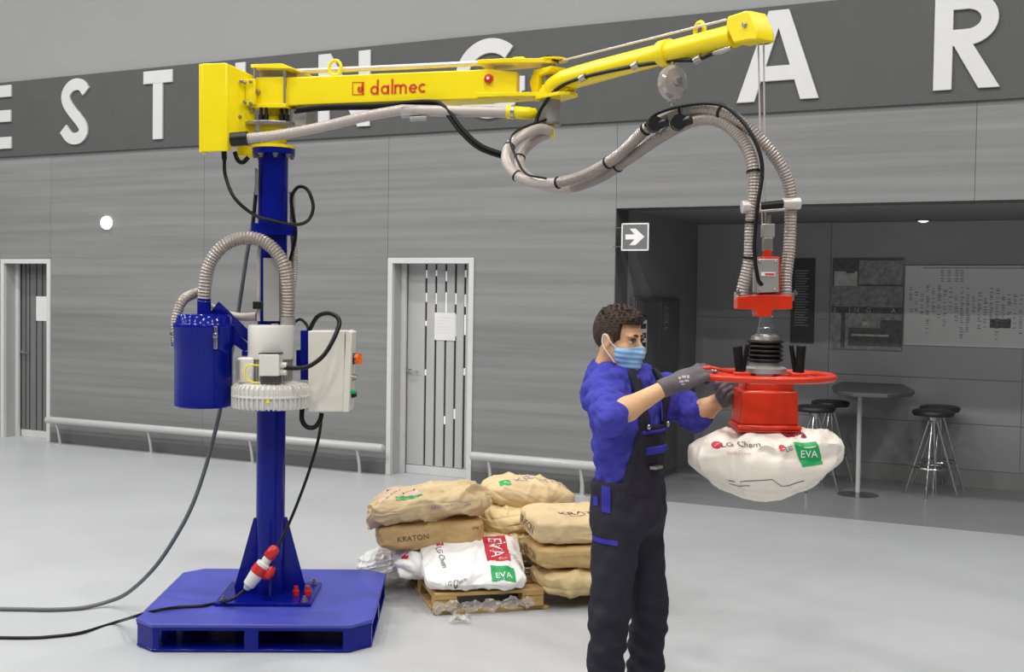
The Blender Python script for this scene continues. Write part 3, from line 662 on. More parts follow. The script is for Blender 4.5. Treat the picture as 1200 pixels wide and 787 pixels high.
dd = unit(tp[3]-tp[1]); MB().lathe([(rb_*.9, -.03), (rb_*1.12, -.026), (rb_*1.12, .026), (rb_*.9, .03)], tp[2], dd, 32).build('boom_sleeve', M['yellow'], mach)
MB(BM).prism([V(637, 118), V(664, 110), V(671, 104), V(660, 98), V(640, 100)], -.03, .03).build('boom_web', M['yellow'], mach, .004)
a = V(636, 119); b = V(671, 118); MB(BM).prismz([(a[0]-.01, -.05), (a[0]+.05, -.075), (b[0]-.04, -.06), (b[0], -.02), (b[0], .02), (b[0]-.04, .06), (a[0]+.05, .075), (a[0]-.01, .05)], a[1]-.002, a[1]+.016).build('boom_hinge_plate', M['yellow'], mach, .003)
MB(BM).prism([V(633, 117), V(629, 97), V(634, 83), V(655, 78.5), V(652, 84), V(640, 90), V(637, 117)], -.045, .045).build('boom_yoke', M['yellow'], mach, .003)
hb2 = .048
MB(BM).prism([V(859, 51, -hb2), V(850, 31, -hb2), V(852, 19, -hb2), V(872, 12.5, -hb2), V(878, 12.5, -hb2), V(887, 33, -hb2), V(888, 46.5, -hb2), V(876, 47.5, -hb2)], -hb2, hb2).build('boom_tip_housing', M['yellow'], mach, .008)
a = V(873, 29, -hb2); MB().lathe([(.012, 0), (.012, .008), (.006, .014)], BM.pt(a[0], -hb2, a[1]), -BM.ey, 8).build('tip_screw', M['steel'], mach)
rx0 = at(891.5, 47, 4.75)
MB().lathe([(.045, 0), (.045, -.014), (.02, -.016)], rx0+[.0, 0, .004], n=24).build('rope_guide', M['blackp'], mach)
MB().tube([at(655, 72, 5.93), at(851, 23, 4.83)], .0055, 8).build('boom_rope', M['pinkrail'], mach)
tb = V(820, 37); MB(BM).tube(BM.tr([(tb[0]+.028*math.cos(t), 0, tb[1]+.004+.034*math.sin(t)) for t in np.linspace(-.5, math.pi+.5, 16)]), .010, 8).build('boom_eye', M['yellow'], mach)
bc = spline([at(626, 150, 5.86), at(634, 128, 5.86), at(652, 105, 5.80), at(682, 91, 5.62), at(744, 77.5, 5.3), at(790, 71, 5.12), at(816, 70, 4.99), at(832, 64, 4.93), at(850, 56, 4.86)], 8)
MB().tube(bc, .0095, 8).build('boom_cable', M['black'], mach)
for q in ((683, 91, 5.6), (744.5, 77, 5.29), (818, 69.5, 4.98)): MB().cyl(at(*q)+[-.012, .01, -.006], at(*q)+[.012, -.01, .006], .017, n=12).build('cable_clip', M['steel'], mach)
MB().tube([at(836, 62, 4.9), at(846, 60, 4.86), at(857, 55.5, 4.82)], [.008, .012, .008], 8).build('limit_switch', M['steel'], mach)
# ---- suction hoses, elbow to lifting head
YL = 4.75
hA = [at(645, 153, 5.90), at(632, 151, 5.86), at(614, 158, 5.80), at(597, 172, 5.72), at(594, 190, 5.66), at(606, 206, 5.60), at(630, 214.5, 5.54), at(654, 214, 5.48), at(690, 203, 5.36), at(726, 181, 5.22), at(756, 152, 5.10), at(775, 140, 5.04), at(800, 130, 4.96), at(830, 128, 4.88), at(860, 138, 4.80), at(888, 160, 4.76), at(911, 188, 4.76), at(924, 215, 4.77), at(926.5, 245, 4.78), at(925, 290, 4.78), at(921, 325, 4.77), at(921, 348, 4.76)]
hB = [at(643, 156, 5.92), at(628, 163, 5.90), at(612, 178, 5.86), at(609, 195, 5.80), at(622, 210, 5.72), at(648, 220, 5.62), at(672, 219, 5.52), at(706, 206, 5.38), at(742, 182, 5.22), at(780, 157, 5.06), at(815, 141, 4.93), at(845, 143, 4.84), at(870, 165, 4.76), at(881, 190, 4.72), at(883.5, 220, 4.71), at(880, 265, 4.71), at(878, 305, 4.72), at(871, 335, 4.73), at(869, 350, 4.74)]
def hose2(pts, ks, r, nm='suction_hose'):
    S = spline(pts, 10); a = S[:ks*10+1]; b = S[ks*10:]
    P, rr2 = corrugated(b, r, .0125, .16); MB().tube(a, r*.99, 18).build('smooth_hose', M['hose'], mach); return MB().tube(P, rr2, 14).build(nm, M['hosec'], mach), S
_, SA_ = hose2(hA, 7, .0262); _, SB_ = hose2(hB, 6, .0262)
def tie(S, px, r=.029):      # black cable tie ring on a hose near picture column px
    i = min(range(3, len(S)-3), key=lambda k: abs(((S[k]-CAM) @ RT)/((S[k]-CAM) @ FWD)*F_PX+600-px[0])+abs(393.5-((S[k]-CAM) @ UP)/((S[k]-CAM) @ FWD)*F_PX-px[1]))
    t = unit(S[i+1]-S[i-1]); MB().cyl(S[i]-t*.004, S[i]+t*.004, r, n=18).build('cable_tie', M['black'], mach)
for S, q in ((SA_, (606, 206)), (SA_, (597, 172)), (SB_, (612, 185)), (SA_, (654, 214)), (SA_, (714, 190)), (SB_, (722, 196)), (SA_, (757, 152)), (SA_, (800, 130)), (SA_, (845, 132)), (SB_, (883, 200)), (SB_, (879, 300)), (SB_, (881, 262))): tie(S, q)
cb2 = spline([at(640, 140, 5.88), at(612, 150, 5.80), at(598, 162, 5.68), at(604, 182, 5.62), at(616, 203, 5.55), at(640, 209, 5.47)], 8)
MB().tube(cb2, .006, 8).build('hose_cable', M['black'], mach)
cb3 = spline([at(756, 147, 5.06), at(770, 133, 5.0), at(800, 124, 4.92), at(830, 121, 4.84), at(852, 126, 4.78), at(875, 148, 4.72), at(890, 178, 4.69), at(893, 205, 4.68), at(888, 240, 4.67), at(884, 290, 4.67), at(888, 325, 4.665), at(893, 334, 4.67)], 8)
MB().tube(cb3, .0085, 8).build('hose_cable', M['black'], mach)
for q in ((767, 146, 4.99), (795, 143.5, 4.9)):
    p = at(*q); MB().cyl(p-[.0, .03, 0], p+[0, .03, 0], .032, n=20).cyl(p+[.0, 0, -.005], at(q[0]+15, q[1]-3, q[2]-.03), .022, .018, n=14).build('hose_saddle', M['blackp'], mach)
# ---- lower assembly on the column: vacuum pump, filter, control box
pz = lambda py, Y: at(320, py, Y)[2]
YP = YC-.24                                  # pump axis in front of the column
pcx = at(317.5, 460, YP)[0]; PC = np.array([pcx, YP, 0])
pump = MB().lathe([(.05, pz(478, YP)), (.185, pz(476, YP)), (.192, pz(471, YP)), (.192, pz(455, YP)), (.185, pz(449, YP)), (.06, pz(446, YP))], PC, n=64).build('pump_housing', M['offw'], mach, 0)
fin = MB()
for k in range(44):
    a = 2*math.pi*k/44; d = np.array([math.cos(a), math.sin(a), 0]); e = np.array([-d[1], d[0], 0])
    f_ = Fr(PC, d, e)
    fin.fr = f_; fin.prism([(.10, pz(446, YP)+.004), (.19, pz(449.5, YP)), (.204, pz(453, YP)), (.204, pz(474, YP)), (.196, pz(477, YP)), (.14, pz(478.5, YP))], -.0045, .0045)
fin.build('cooling_fins', M['offw'], pump)
MB().lathe([(.195, pz(464, YP)), (.205, pz(463.5, YP)), (.205, pz(461.5, YP)), (.195, pz(461, YP))], PC, n=64).build('housing_seam', M['offw'], pump)
mo = MB().lathe([(.10, pz(446, YP)), (.10, pz(420, YP)), (.118, pz(420, YP)), (.121, pz(418, YP)), (.121, pz(384, YP)), (.116, pz(381, YP)), (.001, pz(380.5, YP))], PC, n=56).build('motor_can', M['offw'], mach)
mf = MB()
for k in range(36):
    a = 2*math.pi*k/36; mf.fr = Fr(PC, (math.cos(a), math.sin(a), 0), (-math.sin(a), math.cos(a), 0)); mf.bx(.09, .112, -.003, .003, pz(446, YP), pz(420, YP))
mf.build('motor_fins', M['galv'], mo)
yb = YP-.12
def pbox(x0, x1, y0, y1, Y, dep, name, mt, par, bev=.004):
    a_ = [at(x0, y1, Y), at(x1, y1, Y), at(x1, y0, Y), at(x0, y0, Y)]
    return MB().hull8(a_+[p+np.array([0, dep, 0]) for p in a_]).build(name, mt, par, bev)
tb = pbox(303.5, 327, 415, 440.5, yb-.07, .11, 'terminal_box', M['offw'], mach)
pbox(303, 327.5, 413.5, 415.2, yb-.065, .1, 'box_gasket', M['blackp'], tb, .001)
pbox(305, 327, 441, 452, yb-.03, .06, 'fin_block', M['dark2'], mach, .002)
for py in (428, 436): MB().cyl(at(327, py, yb-.02), at(336, py, yb-.02), .016, n=14).build('cable_gland', M['offw'], tb)
MB().tube(spline([at(305, 428, yb), at(291, 428, yb-.02), at(287, 437, yb-.02), at(292, 446, yb-.02), at(306, 449, yb-.02)], 6), .0042, 8).build('earth_wire', M['yellow'], tb)
pbox(278, 297, 419, 449, yb+.02, .12, 'side_port', M['offw'], mach, .008)
pbox(276, 280, 421, 446, yb+.0, .16, 'port_flange', M['steel'], mach, .003)
tri = at(314, 470, YP-.207); MB(Fr(tri, (1, 0, 0), (0, 1, 0))).prism([(-.012, -.008), (.012, -.008), (0, .014)], -.004, .004).build('warning_triangle', M['yellow'], pump)
MB().cyl(at(322, 379, YC-.15), at(322, 381.5, YC-.15), .02).build('motor_cap', M['offw'], mo)
# support channel, side pipe
pbox(308.5, 325.5, 302, 376, YC-.19, .02, 'support_channel', M['galv'], mach, .002)
pbox(325, 327, 302, 376, YC-.19, .1, 'channel_web', M['galv'], mach, .001)
pbox(306, 323, 283, 291, YC-.15, .06, 'channel_clamp', M['blackp'], mach, .003)
MB().tube([at(303.5, 290, YC-.16), at(303, 376, YC-.16)], .010, 12).build('vertical_pipe', M['hose'], mach)
pbox(296, 308, 353, 362, YC-.19, .06, 'pipe_clamp', M['blackp'], mach, .003)
MB().tube([at(301, 205, YC-.06), at(300, 225, YC-.06), at(296, 270, YC-.06)], .009, 10).build('air_line', M['black'], mach)
pbox(298.5, 303, 196, 228, YC-.09, .03, 'air_valve', M['steel'], mach, .003)
# filter canister
YFc = YC-.2; fcx = at(238.8, 430, YFc)[0]; FC = np.array([fcx, YFc, 0]); fz = lambda py: at(239, py, YFc)[2]
rf = (at(273, 430, YFc)[0]-at(204.8, 430, YFc)[0])/2
fl = MB().lathe([(.01, fz(476)), (rf*.93, fz(476)), (rf*.98, fz(474.5)), (rf*.985, fz(409)), (rf*1.0, fz(408)), (rf*1.0, fz(406)), (rf*1.01, fz(405)), (rf*1.03, fz(384)), (rf*1.04, fz(383)), (rf*1.04, fz(380)), (rf*1.02, fz(379)), (rf*.9, fz(379))], FC, n=64).build('filter_canister', M['blue'], mach)
MB().lathe([(rf*1.0, fz(380)), (rf*.96, fz(377)), (rf*.92, fz(371)), (rf*.84, fz(368)), (rf*.3, fz(367)), (rf*.01, fz(367))], FC, n=64).build('lid', M['blue'], fl)
MB().cyl(FC+[-.0, 0, fz(370)], FC+[0, 0, fz(350)], .036, n=28).build('inlet_neck', M['blue'], fl)
for dx in (.62, -.99):
    p = np.array([fcx+rf*dx, YFc-rf*math.sqrt(max(.05, 1.06-dx*dx)), 0])
    MB(Fr(p, (1, 0, 0), (0, 1, 0))).bx(-.009, .009, -.012, .0, fz(407), fz(381)).bx(-.012, .012, -.02, 0, fz(394), fz(389)).build('clip', M['chrome'], fl, .003)
pbox(205-3, 207, 384, 402, YFc, .04, 'side_clip', M['steel'], fl, .003)
a_ = [at(246, 366, YFc+.02), at(292, 402, YFc+.1), at(292, 388, YFc+.1), at(256, 353, YFc+.02)]
MB().hull8(a_+[p+np.array([0, .02, 0]) for p in a_]).build('filter_bracket', M['blue'], mach, .002)
a_ = [at(272, 402, YFc+.02), at(292, 416, YFc+.1), at(292, 404, YFc+.1), at(272, 386, YFc+.02)]
MB().hull8(a_+[p+np.array([0, .02, 0]) for p in a_]).build('filter_bracket', M['blue'], mach, .002)
pbox(283, 291.5, 411, 417, YP-.02, .1, 'bracket_knob', M['blue'], mach, .004)
# big arch hose and its neighbours
YA = YFc-.01
S = spline([FC+[0, 0, fz(352)], at(240.5, 335, YA), at(244, 314, YA), at(254, 296, YA), at(270, 283, YA), at(290, 278.5, YA), at(309, 283, YA), at(325, 297, YA-.0), at(334.5, 316, YA), at(338, 345, YA+.02), at(337.5, 372, YA+.04)], 10)
P_, r_ = corrugated(S, .037, .0165, .17); MB().tube(P_, r_, 18).build('arch_hose', M['hosec'], mach)
MB().tube([at(337.5, 372, YA+.04), at(337.5, 381, YA+.04)], .04, 20).build('hose_clamp', M['galv'], mach)
S = spline([at(207, 400, YFc-.04), at(206, 384, YFc-.04), at(208, 366, YFc-.03), at(215, 351, YFc), at(228, 344, YFc+.08), at(238, 342, YFc+.14)], 10)
P_, r_ = corrugated(S, .028, .014, .15); MB().tube(P_, r_, 16).build('side_hose', M['hosec'], mach)
S = spline([at(246, 357, YC-.08), at(262, 366, YC-.08), at(282, 371, YC-.07), at(301, 371, YC-.08)], 8)
MB().tube(S, np.linspace(.012, .026, len(S)), 14).build('return_duct', M['hose'], mach)
S = spline([at(342, 225, YC+.09), at(343, 262, YC+.09), at(345, 300, YC+.08), at(344, 330, YC+.06), at(339, 350, YC+.04)], 8)
P_, r_ = corrugated(S, .019, .013, .16); MB().tube(P_, r_, 14).build('rear_hose', M['hosec'], mach)
# control cabinet
YB = YC-.22
cbx = pbox(361, 404, 387.5, 482.5, YB, .16, 'control_cabinet', M['cream'], mach, .005)
a_ = [at(401.5, 483, YB-.012), at(409, 482.5, YB-.012), at(412.5, 389, YB-.012), at(405.5, 387, YB-.012)]
MB().hull8(a_+[p+np.array([0, .185, 0]) for p in a_]).build('cabinet_door', M['cream'], cbx, .004)
for k, py in enumerate((420, 442, 462)):
    p = at(411, py, YB+.07)
    if k == 0:
        MB().cyl(p, p+[.03, 0, 0], .03, n=4).build('switch_base', M['blackp'], cbx); MB().cyl(p+[.022, 0, 0], p+[.042, 0, 0], .026, n=20).bx(p[0]+.04, p[0]+.06, p[1]-.008, p[1]+.008, p[2]-.028, p[2]+.028).build('main_switch', M['orange'], cbx)
    else: MB().cyl(p, p+[.02, 0, 0], .018, n=16).cyl(p+[.02, 0, 0], p+[.032, 0, 0], .013, n=16).build('push_button', M['steel'] if k == 1 else M['blackp'], cbx)
MB().cyl(at(412, 459, YB+.04), at(417, 459, YB+.04), .012, n=12).build('indicator', M['inkg'], cbx)
pbox(352, 362, 387, 445, YB+.05, .1, 'cabinet_bracket', M['blue'], mach, .003)
pbox(347, 356, 410, 430, YB+.08, .1, 'cabinet_arm', M['blue'], mach, .003)
S = spline([at(334, 431, yb-.02), at(350, 431, yb-.05), at(364, 428, yb-.06), at(381, 414, yb-.05), at(395, 388, yb-.0), at(397, 374, YB+.02), at(386, 367, YB+.05), at(372, 371, YB+.07), at(362, 388, YB+.09)], 8)
P_, r_ = corrugated(S, .0125, .012, .12); MB().tube(P_, r_, 10).build('conduit', M['black'], mach)
MB().tube(spline([at(344, 378, YC+.0), at(352, 374, YC), at(359, 380, YC), at(362, 388, YC-.02)], 6), .008, 8).build('control_cable', M['black'], mach)
S = spline([at(354, 478, YB+.08), at(354, 492, YB+.06), at(360, 500, YB+.05), at(369, 500, YB+.05), at(375, 492, YB+.06), at(377, 484, YB+.07)], 8)
MB().tube(S, .013, 10).build('conduit', M['black'], mach)
S = spline([at(263, 182, n0+.05), at(264, 205, n0+.05), at(275, 232, n0+.03), at(297, 251, YC-.14), at(318, 258, YC-.15), at(345, 263, YC-.1), at(361, 258, YC-.05), at(367, 242, YC-.03), at(361, 223, YC-.02), at(350, 219, YC-.0), at(342, 230, YC), at(343, 248, YC), at(346.5, 270, YC-.0), at(345, 285, YC+.0), at(340, 305, YC+.05)], 8)
MB().tube(S, .0095, 8).build('column_cable', M['black'], mach)
MB().cyl(at(262.5, 177, n0+.05), at(263, 187, n0+.05), .014, n=12).build('cable_gland', M['blackp'], mach)
# ---- ropes carrying the head
RH = at(895, 262, YL)
for dx in (-.010, .012): MB().tube([rx0+[dx, 0, -.01], [RH[0]+dx*.6, YL, RH[2]]], .0035, 6).build('lifting_rope', M['pinkrail'], mach)

# ---- mains cable, connector, grey air hose (things of their own)
yq = at(357, 600, YC-.1)
S = spline([at(377, 486, YB+.06), at(374, 510, YC-.12), at(366, 540, YC-.14), at(354, 575, YC-.17), at(340, 610, YC-.2), at(326, 640, YC-.24)], 8)
MB().tube(S, .0085, 8).build('control_lead', M['black'], None, 0, 'black lead hanging from the control cabinet down to the red connector', 'cable')
p0, p1 = at(324, 640, YC-.245), at(288, 690, YC-.27); ax = p1-p0; L_ = np.linalg.norm(ax); ax /= L_
pc = empty('power_connector', (p0+p1)/2, 'red and white industrial plug and socket at the foot of the blue column', 'connector')
q_ = lambda t: p0+ax*L_*t
MB().tube([q_(0), q_(.04), q_(.1), q_(.22), q_(.27)], [.014, .026, .03, .032, .026], 20).build('plug_nut', M['redp'], pc)
MB().tube([q_(.26), q_(.27), q_(.40), q_(.41)], [.02, .025, .025, .02], 20).build('plug_neck', M['offw'], pc)
MB().tube([q_(.38), q_(.40), q_(.46), q_(.48)], [.025, .038, .038, .03], 20).build('socket_rim', M['offw'], pc)
MB().tube([q_(.46), q_(.48), q_(.62), q_(.64)], [.03, .042, .042, .036], 20).build('socket_ring', M['redp'], pc)
side = unit(np.cross(ax, (0, 1, 0))); side = side if side[0] > 0 else -side
MB().tube([q_(.36)+side*.048, q_(.46)+side*.052, q_(.56)+side*.046, q_(.64)+side*.03], [.018, .026, .03, .012], 14).build('flap', M['redp'], pc)
MB().tube([q_(.62), q_(.64), q_(.9), q_(.93), q_(1)], [.034, .038, .032, .024, .014], 20).build('socket_body', M['offw'], pc)
zt = .145+.009
S = spline([p1+ax*.0, at(272, 702, YC-.32), gnd(255, 706, zt), gnd(236, 709.5, zt), gnd(210, 711, zt), gnd(185, 714.5, zt+.003), gnd(170, 718, .135), at(158, 722, 5.97), gnd(135, 729, .012), gnd(95, 741, .009), gnd(60, 745.5, .009), gnd(30, 747, .009), gnd(-30, 746, .009), gnd(-120, 742, .009), gnd(-420, 748, .009), gnd(-800, 730, .009)], 8)
MB().tube(S, .0082, 8).build('mains_cable', M['black'], None, 0, 'black mains cable running over the blue base to the left', 'cable')
S = spline([at(300, 225, YC+.12), at(296, 262, YC+.12), at(289, 300, YC+.12), at(283, 340, YC+.12), at(272, 410, YC+.10), at(258, 480, YC+.08), at(243, 540, YC+.05), at(226, 590, YC+.03), at(205, 630, 6.42), at(180, 666, 6.45), gnd(150, 694, .10), gnd(125, 705, .03), gnd(95, 712, .013), gnd(60, 714, .012), gnd(25, 713.5, .012), gnd(-40, 713, .012), gnd(-150, 715, .012), gnd(-450, 708, .012), gnd(-850, 715, .012)], 8)
MB().tube(S, .0115, 10).build('air_hose', M['cableg'], None, 0, 'grey air hose curving from the column to the floor at left', 'hose')
# ---- spring balancer
bp0 = at(788, 97, 5.10)
sb = empty('spring_balancer', bp0-[0, 0, .1], 'round metal spring balancer hanging under the yellow boom', 'balancer')
ax2 = unit([.35, -1, 0])
MB().lathe([(.01, -.03), (.05, -.03), (.062, -.018), (.062, .018), (.05, .03), (.012, .034), (.012, .04), (.001, .04)], bp0, ax2, 32).build('housing', M['glassp'], sb)
MB().lathe([(.012, .03), (.012, .043), (.005, .045)], bp0+[.012, 0, .008], ax2, 12).build('adjuster', M['steel'], sb)
for o_ in sb.children:                        # oval shell: taller than wide
    me = o_.data
    for v in me.vertices: v.co.z = (v.co.z-.1)*1.2+.1
MB().tube([bp0+[0, 0, .07], bp0+[.0, .0, .085], at(788, 74, 5.11)], .008, 8).build('hook', M['steel'], sb)
MB().tube([bp0-[0, 0, .07], at(787, 128, 5.0)], .003, 6).build('wire', M['steel'], sb)
MB().lathe([(.02, 0), (.024, .01), (.02, .02)], bp0-[0, 0, .082], n=14).build('wire_exit', M['galv'], sb)
# ================================================================ lifting head with ring handle
from mathutils.bvhtree import BVHTree
LX = at(896, 440, YL)[0]; LC = np.array([LX, YL, 0])
lz = lambda py: at(896, py, YL)[2]
lx = lambda px, py=440: at(px, py, YL)[0]
head = empty('lifting_head', [LX, YL, lz(500)], 'red vacuum lifting head with big ring handle hanging from the boom ropes', 'lifting head')
MB().cyl([LX, YL, lz(264)], [LX, YL, lz(252)], .012, n=12).build('rope_socket', M['steel'], head)
MB().bx(LX-.026, LX+.026, YL-.016, YL+.016, lz(278), lz(262)).build('swivel', M['galv'], head, .004)
MB().bx(LX-.020, LX+.020, YL-.014, YL+.014, lz(294), lz(278)).build('shackle', M['steel'], head, .004)
MB().cyl([LX, YL, lz(304)], [LX, YL, lz(293)], .018, n=16).build('neck', M['red'], head)
gb = [at(887, 343, YL-.045), at(913, 342, YL-.045), at(912.5, 303, YL-.045), at(887, 303, YL-.045)]
MB().hull8(gb+[p+np.array([0, .09, 0]) for p in gb]).build('valve_box', M['galv'], head, .004)
gb2 = [at(890, 345, YL-.02), at(914.5, 344, YL-.02), at(914, 300.5, YL-.02), at(890, 300.5, YL-.02)]
MB().hull8(gb2+[p+np.array([0, .05, 0]) for p in gb2]).build('back_plate', M['red'], head, .003)
MB(Fr(at(900, 321, YL-.047), (1, 0, 0), (0, 1, 0))).bx(-.028, .028, -.0015, 0, -.008, .008).build('name_plate', M['white'], head)
MB(Fr(at(900, 321, YL-.0485), (1, 0, 0), (0, 1, 0))).bx(-.012, .026, -.001, 0, -.005, .004).build('plate_mark', M['redtx'], head)
for px, py in ((909, 306), (890, 306), (908, 339), (890, 339)): MB().ball(at(px, py, YL-.046), .006, 8).build('box_screw', M['steel'], head)
# hose spreader bar
za_ = lz(242)
MB().cyl([lx(885, 242), YL-.02, za_-.003], [lx(920, 242), YL, za_+.012], .017, n=16).build('spreader_bar', M['blackp'], head)
MB().cyl([lx(886, 247), YL-.04, za_-.022], [lx(918, 247), YL-.02, za_-.012], .006, n=10).build('spreader_rod', M['steel'], head)
MB().cyl([lx(867, 242), YL-.04, za_-.006], [lx(888, 242), YL-.035, za_-.004], .026, n=20).build('hose_collar', M['pinkrail'], head, .003)
MB().cyl([lx(916.5, 238), YL+.0, za_+.012], [lx(938, 238), YL+.01, za_+.016], .024, n=20).build('hose_collar', M['pinkrail'], head, .003)
# red cross piece with hose ports
tb_ = [(864, 347), (864, 362), (886, 363), (886, 371), (905, 371), (905, 363), (929, 362), (929, 346), (905, 345), (886, 345)]
MB(Fr((0, YL, 0), (1, 0, 0), (0, 1, 0))).prism([(at(x, y, YL-.04)[0], at(x, y, YL-.04)[2]) for x, y in tb_], -.04, .04).build('cross_manifold', M['red'], head, .004)
for px in (869.5, 921.5): MB().cyl([lx(px, 352), YL, lz(352)], [lx(px, 342), YL, lz(342)], .031, n=20).build('hose_port', M['galv'], head)
for px in (864, 929.5): MB().lathe([(.01, 0), (.01, .012), (.006, .012), (.006, .02)], [lx(px, 343), YL-.03, lz(345)], n=8).build('port_screw', M['chrome'], head)
MB().lathe([(.034, lz(393)), (.034, lz(384)), (.027, lz(383)), (.027, lz(371)), (.03, lz(370))], LC, n=12).build('stem', M['chrome'], head, ang=20)
for k in range(4):
    a = k*math.pi/2+.5; MB().cyl(LC+[.026*math.cos(a), .026*math.sin(a), lz(394)], LC+[.026*math.cos(a), .026*math.sin(a), lz(378)], .008, n=8).build('stem_bolt', M['chrome'], head)
MB().lathe([(.06, lz(399)), (.056, lz(394)), (.036, lz(391))], LC, n=32).build('stem_flange', M['steel'], head)
prof = [(.045, lz(424))]
for k in range(5):
    y0 = 423.5-k*5.3; prof += [(.062, lz(y0)), (.071, lz(y0-.8)), (.073, lz(y0-2.2)), (.071, lz(y0-3.6)), (.060, lz(y0-4.4))]
MB().lathe(prof+[(.04, lz(396.5))], LC, n=40).build('bellows', M['black'], head)
MB().lathe([(.05, lz(437)), (.088, lz(436.5)), (.088, lz(431)), (.08, lz(429.5)), (.06, lz(428)), (.058, lz(424))], LC, n=40).build('bearing_plate', M['galv'], head)
# ring handle
zr = lz(440); RC = np.array([LX-.004, YL, zr]); RR = .274
MB().torus(RC, RR, .0145, 72, 14).build('ring_handle', M['red'], head)
for k in range(4):
    a = k*math.pi/2+math.pi/4*0+.5; d = np.array([math.cos(a), math.sin(a), 0])
    MB().tube([RC+d*.06+[0, 0, -.004], RC+d*(RR-.005)], .013, 10, squash=.7).build('ring_spoke', M['red'], head)
for (x0, x1, y0, y1, dy) in ((820, 862, 429, 437, -.06), (822, 866, 435, 441, -.10)):
    MB().cyl([lx(x0, y0), YL+dy, lz(y0)], [lx(x1, y1), YL+dy, lz(y1)], .009, n=12).build('lever', M['red'], head)
MB().bx(lx(817), lx(828), YL-.12, YL-.03, lz(437), lz(428)).build('lever_mount', M['red'], head, .006)
for px in (829, 833): MB().ball([lx(px), YL-.11, lz(434)], .009, 10).build('lever_nut', M['steel'], head)
for (xt, yt, xb, yb_, r0, r1, dy) in ((858.5, 404.5, 861.5, 437, .019, .017, -.1), (872.5, 403, 867, 436, .009, .011, -.06), (932, 403, 930, 436, .019, .017, -.1), (923, 403, 928, 434, .009, .011, -.06)):
    MB().tube([[lx(xb, yb_), YL+dy, lz(yb_)], [lx(xt, yt), YL+dy, lz(yt)]], [r1, r0], 12).build('grip', M['black'], head, .003)
for px in (863, 929): MB().bx(lx(px-9), lx(px+9), YL-.12, YL-.05, lz(441), lz(434)).build('grip_mount', M['red'], head, .005)
# square suction foot
fh = [(-.118, lz(496)), (.116, lz(496)), (.110, lz(455)), (-.112, lz(455))]
MB(Fr((LX+.003, YL, 0), (1, 0, 0), (0, 1, 0))).add([(-.118, -.10, lz(496)), (.118, -.10, lz(496)), (.118, .10, lz(496)), (-.118, .10, lz(496)), (-.112, -.095, lz(455)), (.112, -.095, lz(455)), (.112, .095, lz(455)), (-.112, .095, lz(455))], [(0, 1, 2, 3), (7, 6, 5, 4), (0, 4, 5, 1), (1, 5, 6, 2), (2, 6, 7, 3), (3, 7, 4, 0)]).build('suction_foot', M['red'], head, .012)
MB().bx(LX-.09, LX+.10, YL-.08, YL+.08, lz(456), lz(447)).build('foot_neck', M['red'], head, .006)
MB().bx(LX-.126, LX+.130, YL-.112, YL+.112, lz(501), lz(495)).build('foot_lip', M['red'], head, .008)
MB().bx(LX-.124, LX+.128, YL-.11, YL+.11, lz(503), lz(501)).build('foot_seal', M['redp'], head, .003)

# ================================================================ sacks
def ridged(P, seed, f=14, n=7):
    g = np.random.RandomState(seed); out = np.zeros(len(P))
    for i in range(n):
        k = g.normal(size=3); k *= f*g.uniform(.5, 1.7)/np.linalg.norm(k); k2 = g.normal(size=3)*f*.35
        out += ((1-np.abs(np.sin(P @ k+g.uniform(0, 6.28)+1.3*np.sin(P @ k2+i))))**3-.22)*np.clip(.5+1.2*np.sin(P @ k2*1.3+2*i), 0, 1.4)*(1 if i % 3 else -1)
    return out*1.5
def cubegrid(n):
    t = np.tan(np.linspace(-1, 1, n)*math.pi/4); V = []; F = []
    for ax in range(3):
        for s_ in (-1, 1):
            k = len(V)
            for i in range(n):
                for j in range(n):
                    c = [0, 0, 0]; c[ax] = s_; c[(ax+1) % 3] = t[i]; c[(ax+2) % 3] = t[j]; V.append(c)
            F += [(k+i*n+j, k+(i+1)*n+j, k+(i+1)*n+j+1, k+i*n+j+1) for i in range(n-1) for j in range(n-1)]
    return np.array(V, float), F
CG = cubegrid(44)
class Tilt(Fr): pass
def sackfr(o, yaw, pitch=0, roll=0):
    m_ = Matrix.Rotation(R(yaw), 3, 'Z') @ Matrix.Rotation(R(pitch), 3, 'X') @ Matrix.Rotation(R(roll), 3, 'Y')
    m_ = np.array(m_); return Fr(o, m_[:, 0], m_[:, 1], m_[:, 2])
def sack(name, fr, L, W_, H_, mt, label, p=5, pin=.25, amp=.006, seed=1, f=14, fn=None, cat='sack', group=None, grid=CG):
    C, F = grid; r = (np.abs(C)**p).sum(1)**(1/p); q = C/r[:, None]
    P = q*np.array([L/2, W_/2, H_/2])
    P[:, 2] *= 1-pin*np.maximum(np.abs(q[:, 0])**5, np.abs(q[:, 1])**6)
    P[:, 2] += np.sign(q[:, 2])*H_*.06*(1-q[:, 0]**2)*(1-q[:, 1]**2)
    P += unit_rows(q)*(amp*ridged(P, seed, f)+amp*.38*ridged(P, seed+50, f*2.7, 9))[:, None]
    if fn: P = fn(P, q)
    mb = MB(fr); mb.add(P, F)
    o = mb.build(name, mt, None, 0, label, cat, group, ang=60)
    bv = BVHTree.FromPolygons([Vector(v) for v in mb.v], mb.f)
    return o, bv, fr
def unit_rows(a): return a/np.maximum(np.linalg.norm(a, axis=1, keepdims=True), 1e-9)
def decal(par, bv, P, F, d, mt, name, off=.0015, back=.6):
    d = Vector(unit(d)); V = []; ok = True
    for p in P:
        h = bv.ray_cast(Vector(p)-d*back, d)
        V.append(None if h[0] is None else np.array(h[0]+h[1]*(off if h[1].dot(d) < 0 else -off)))
    idx = {i: k for k, i in enumerate(i for i, v in enumerate(V) if v is not None)}
    FF = [tuple(idx[i] for i in f) for f in F if all(V[i] is not None for i in f)]
    if not FF: return None
    return MB().add([V[i] for i in idx], FF, True).build(name, mt, par)
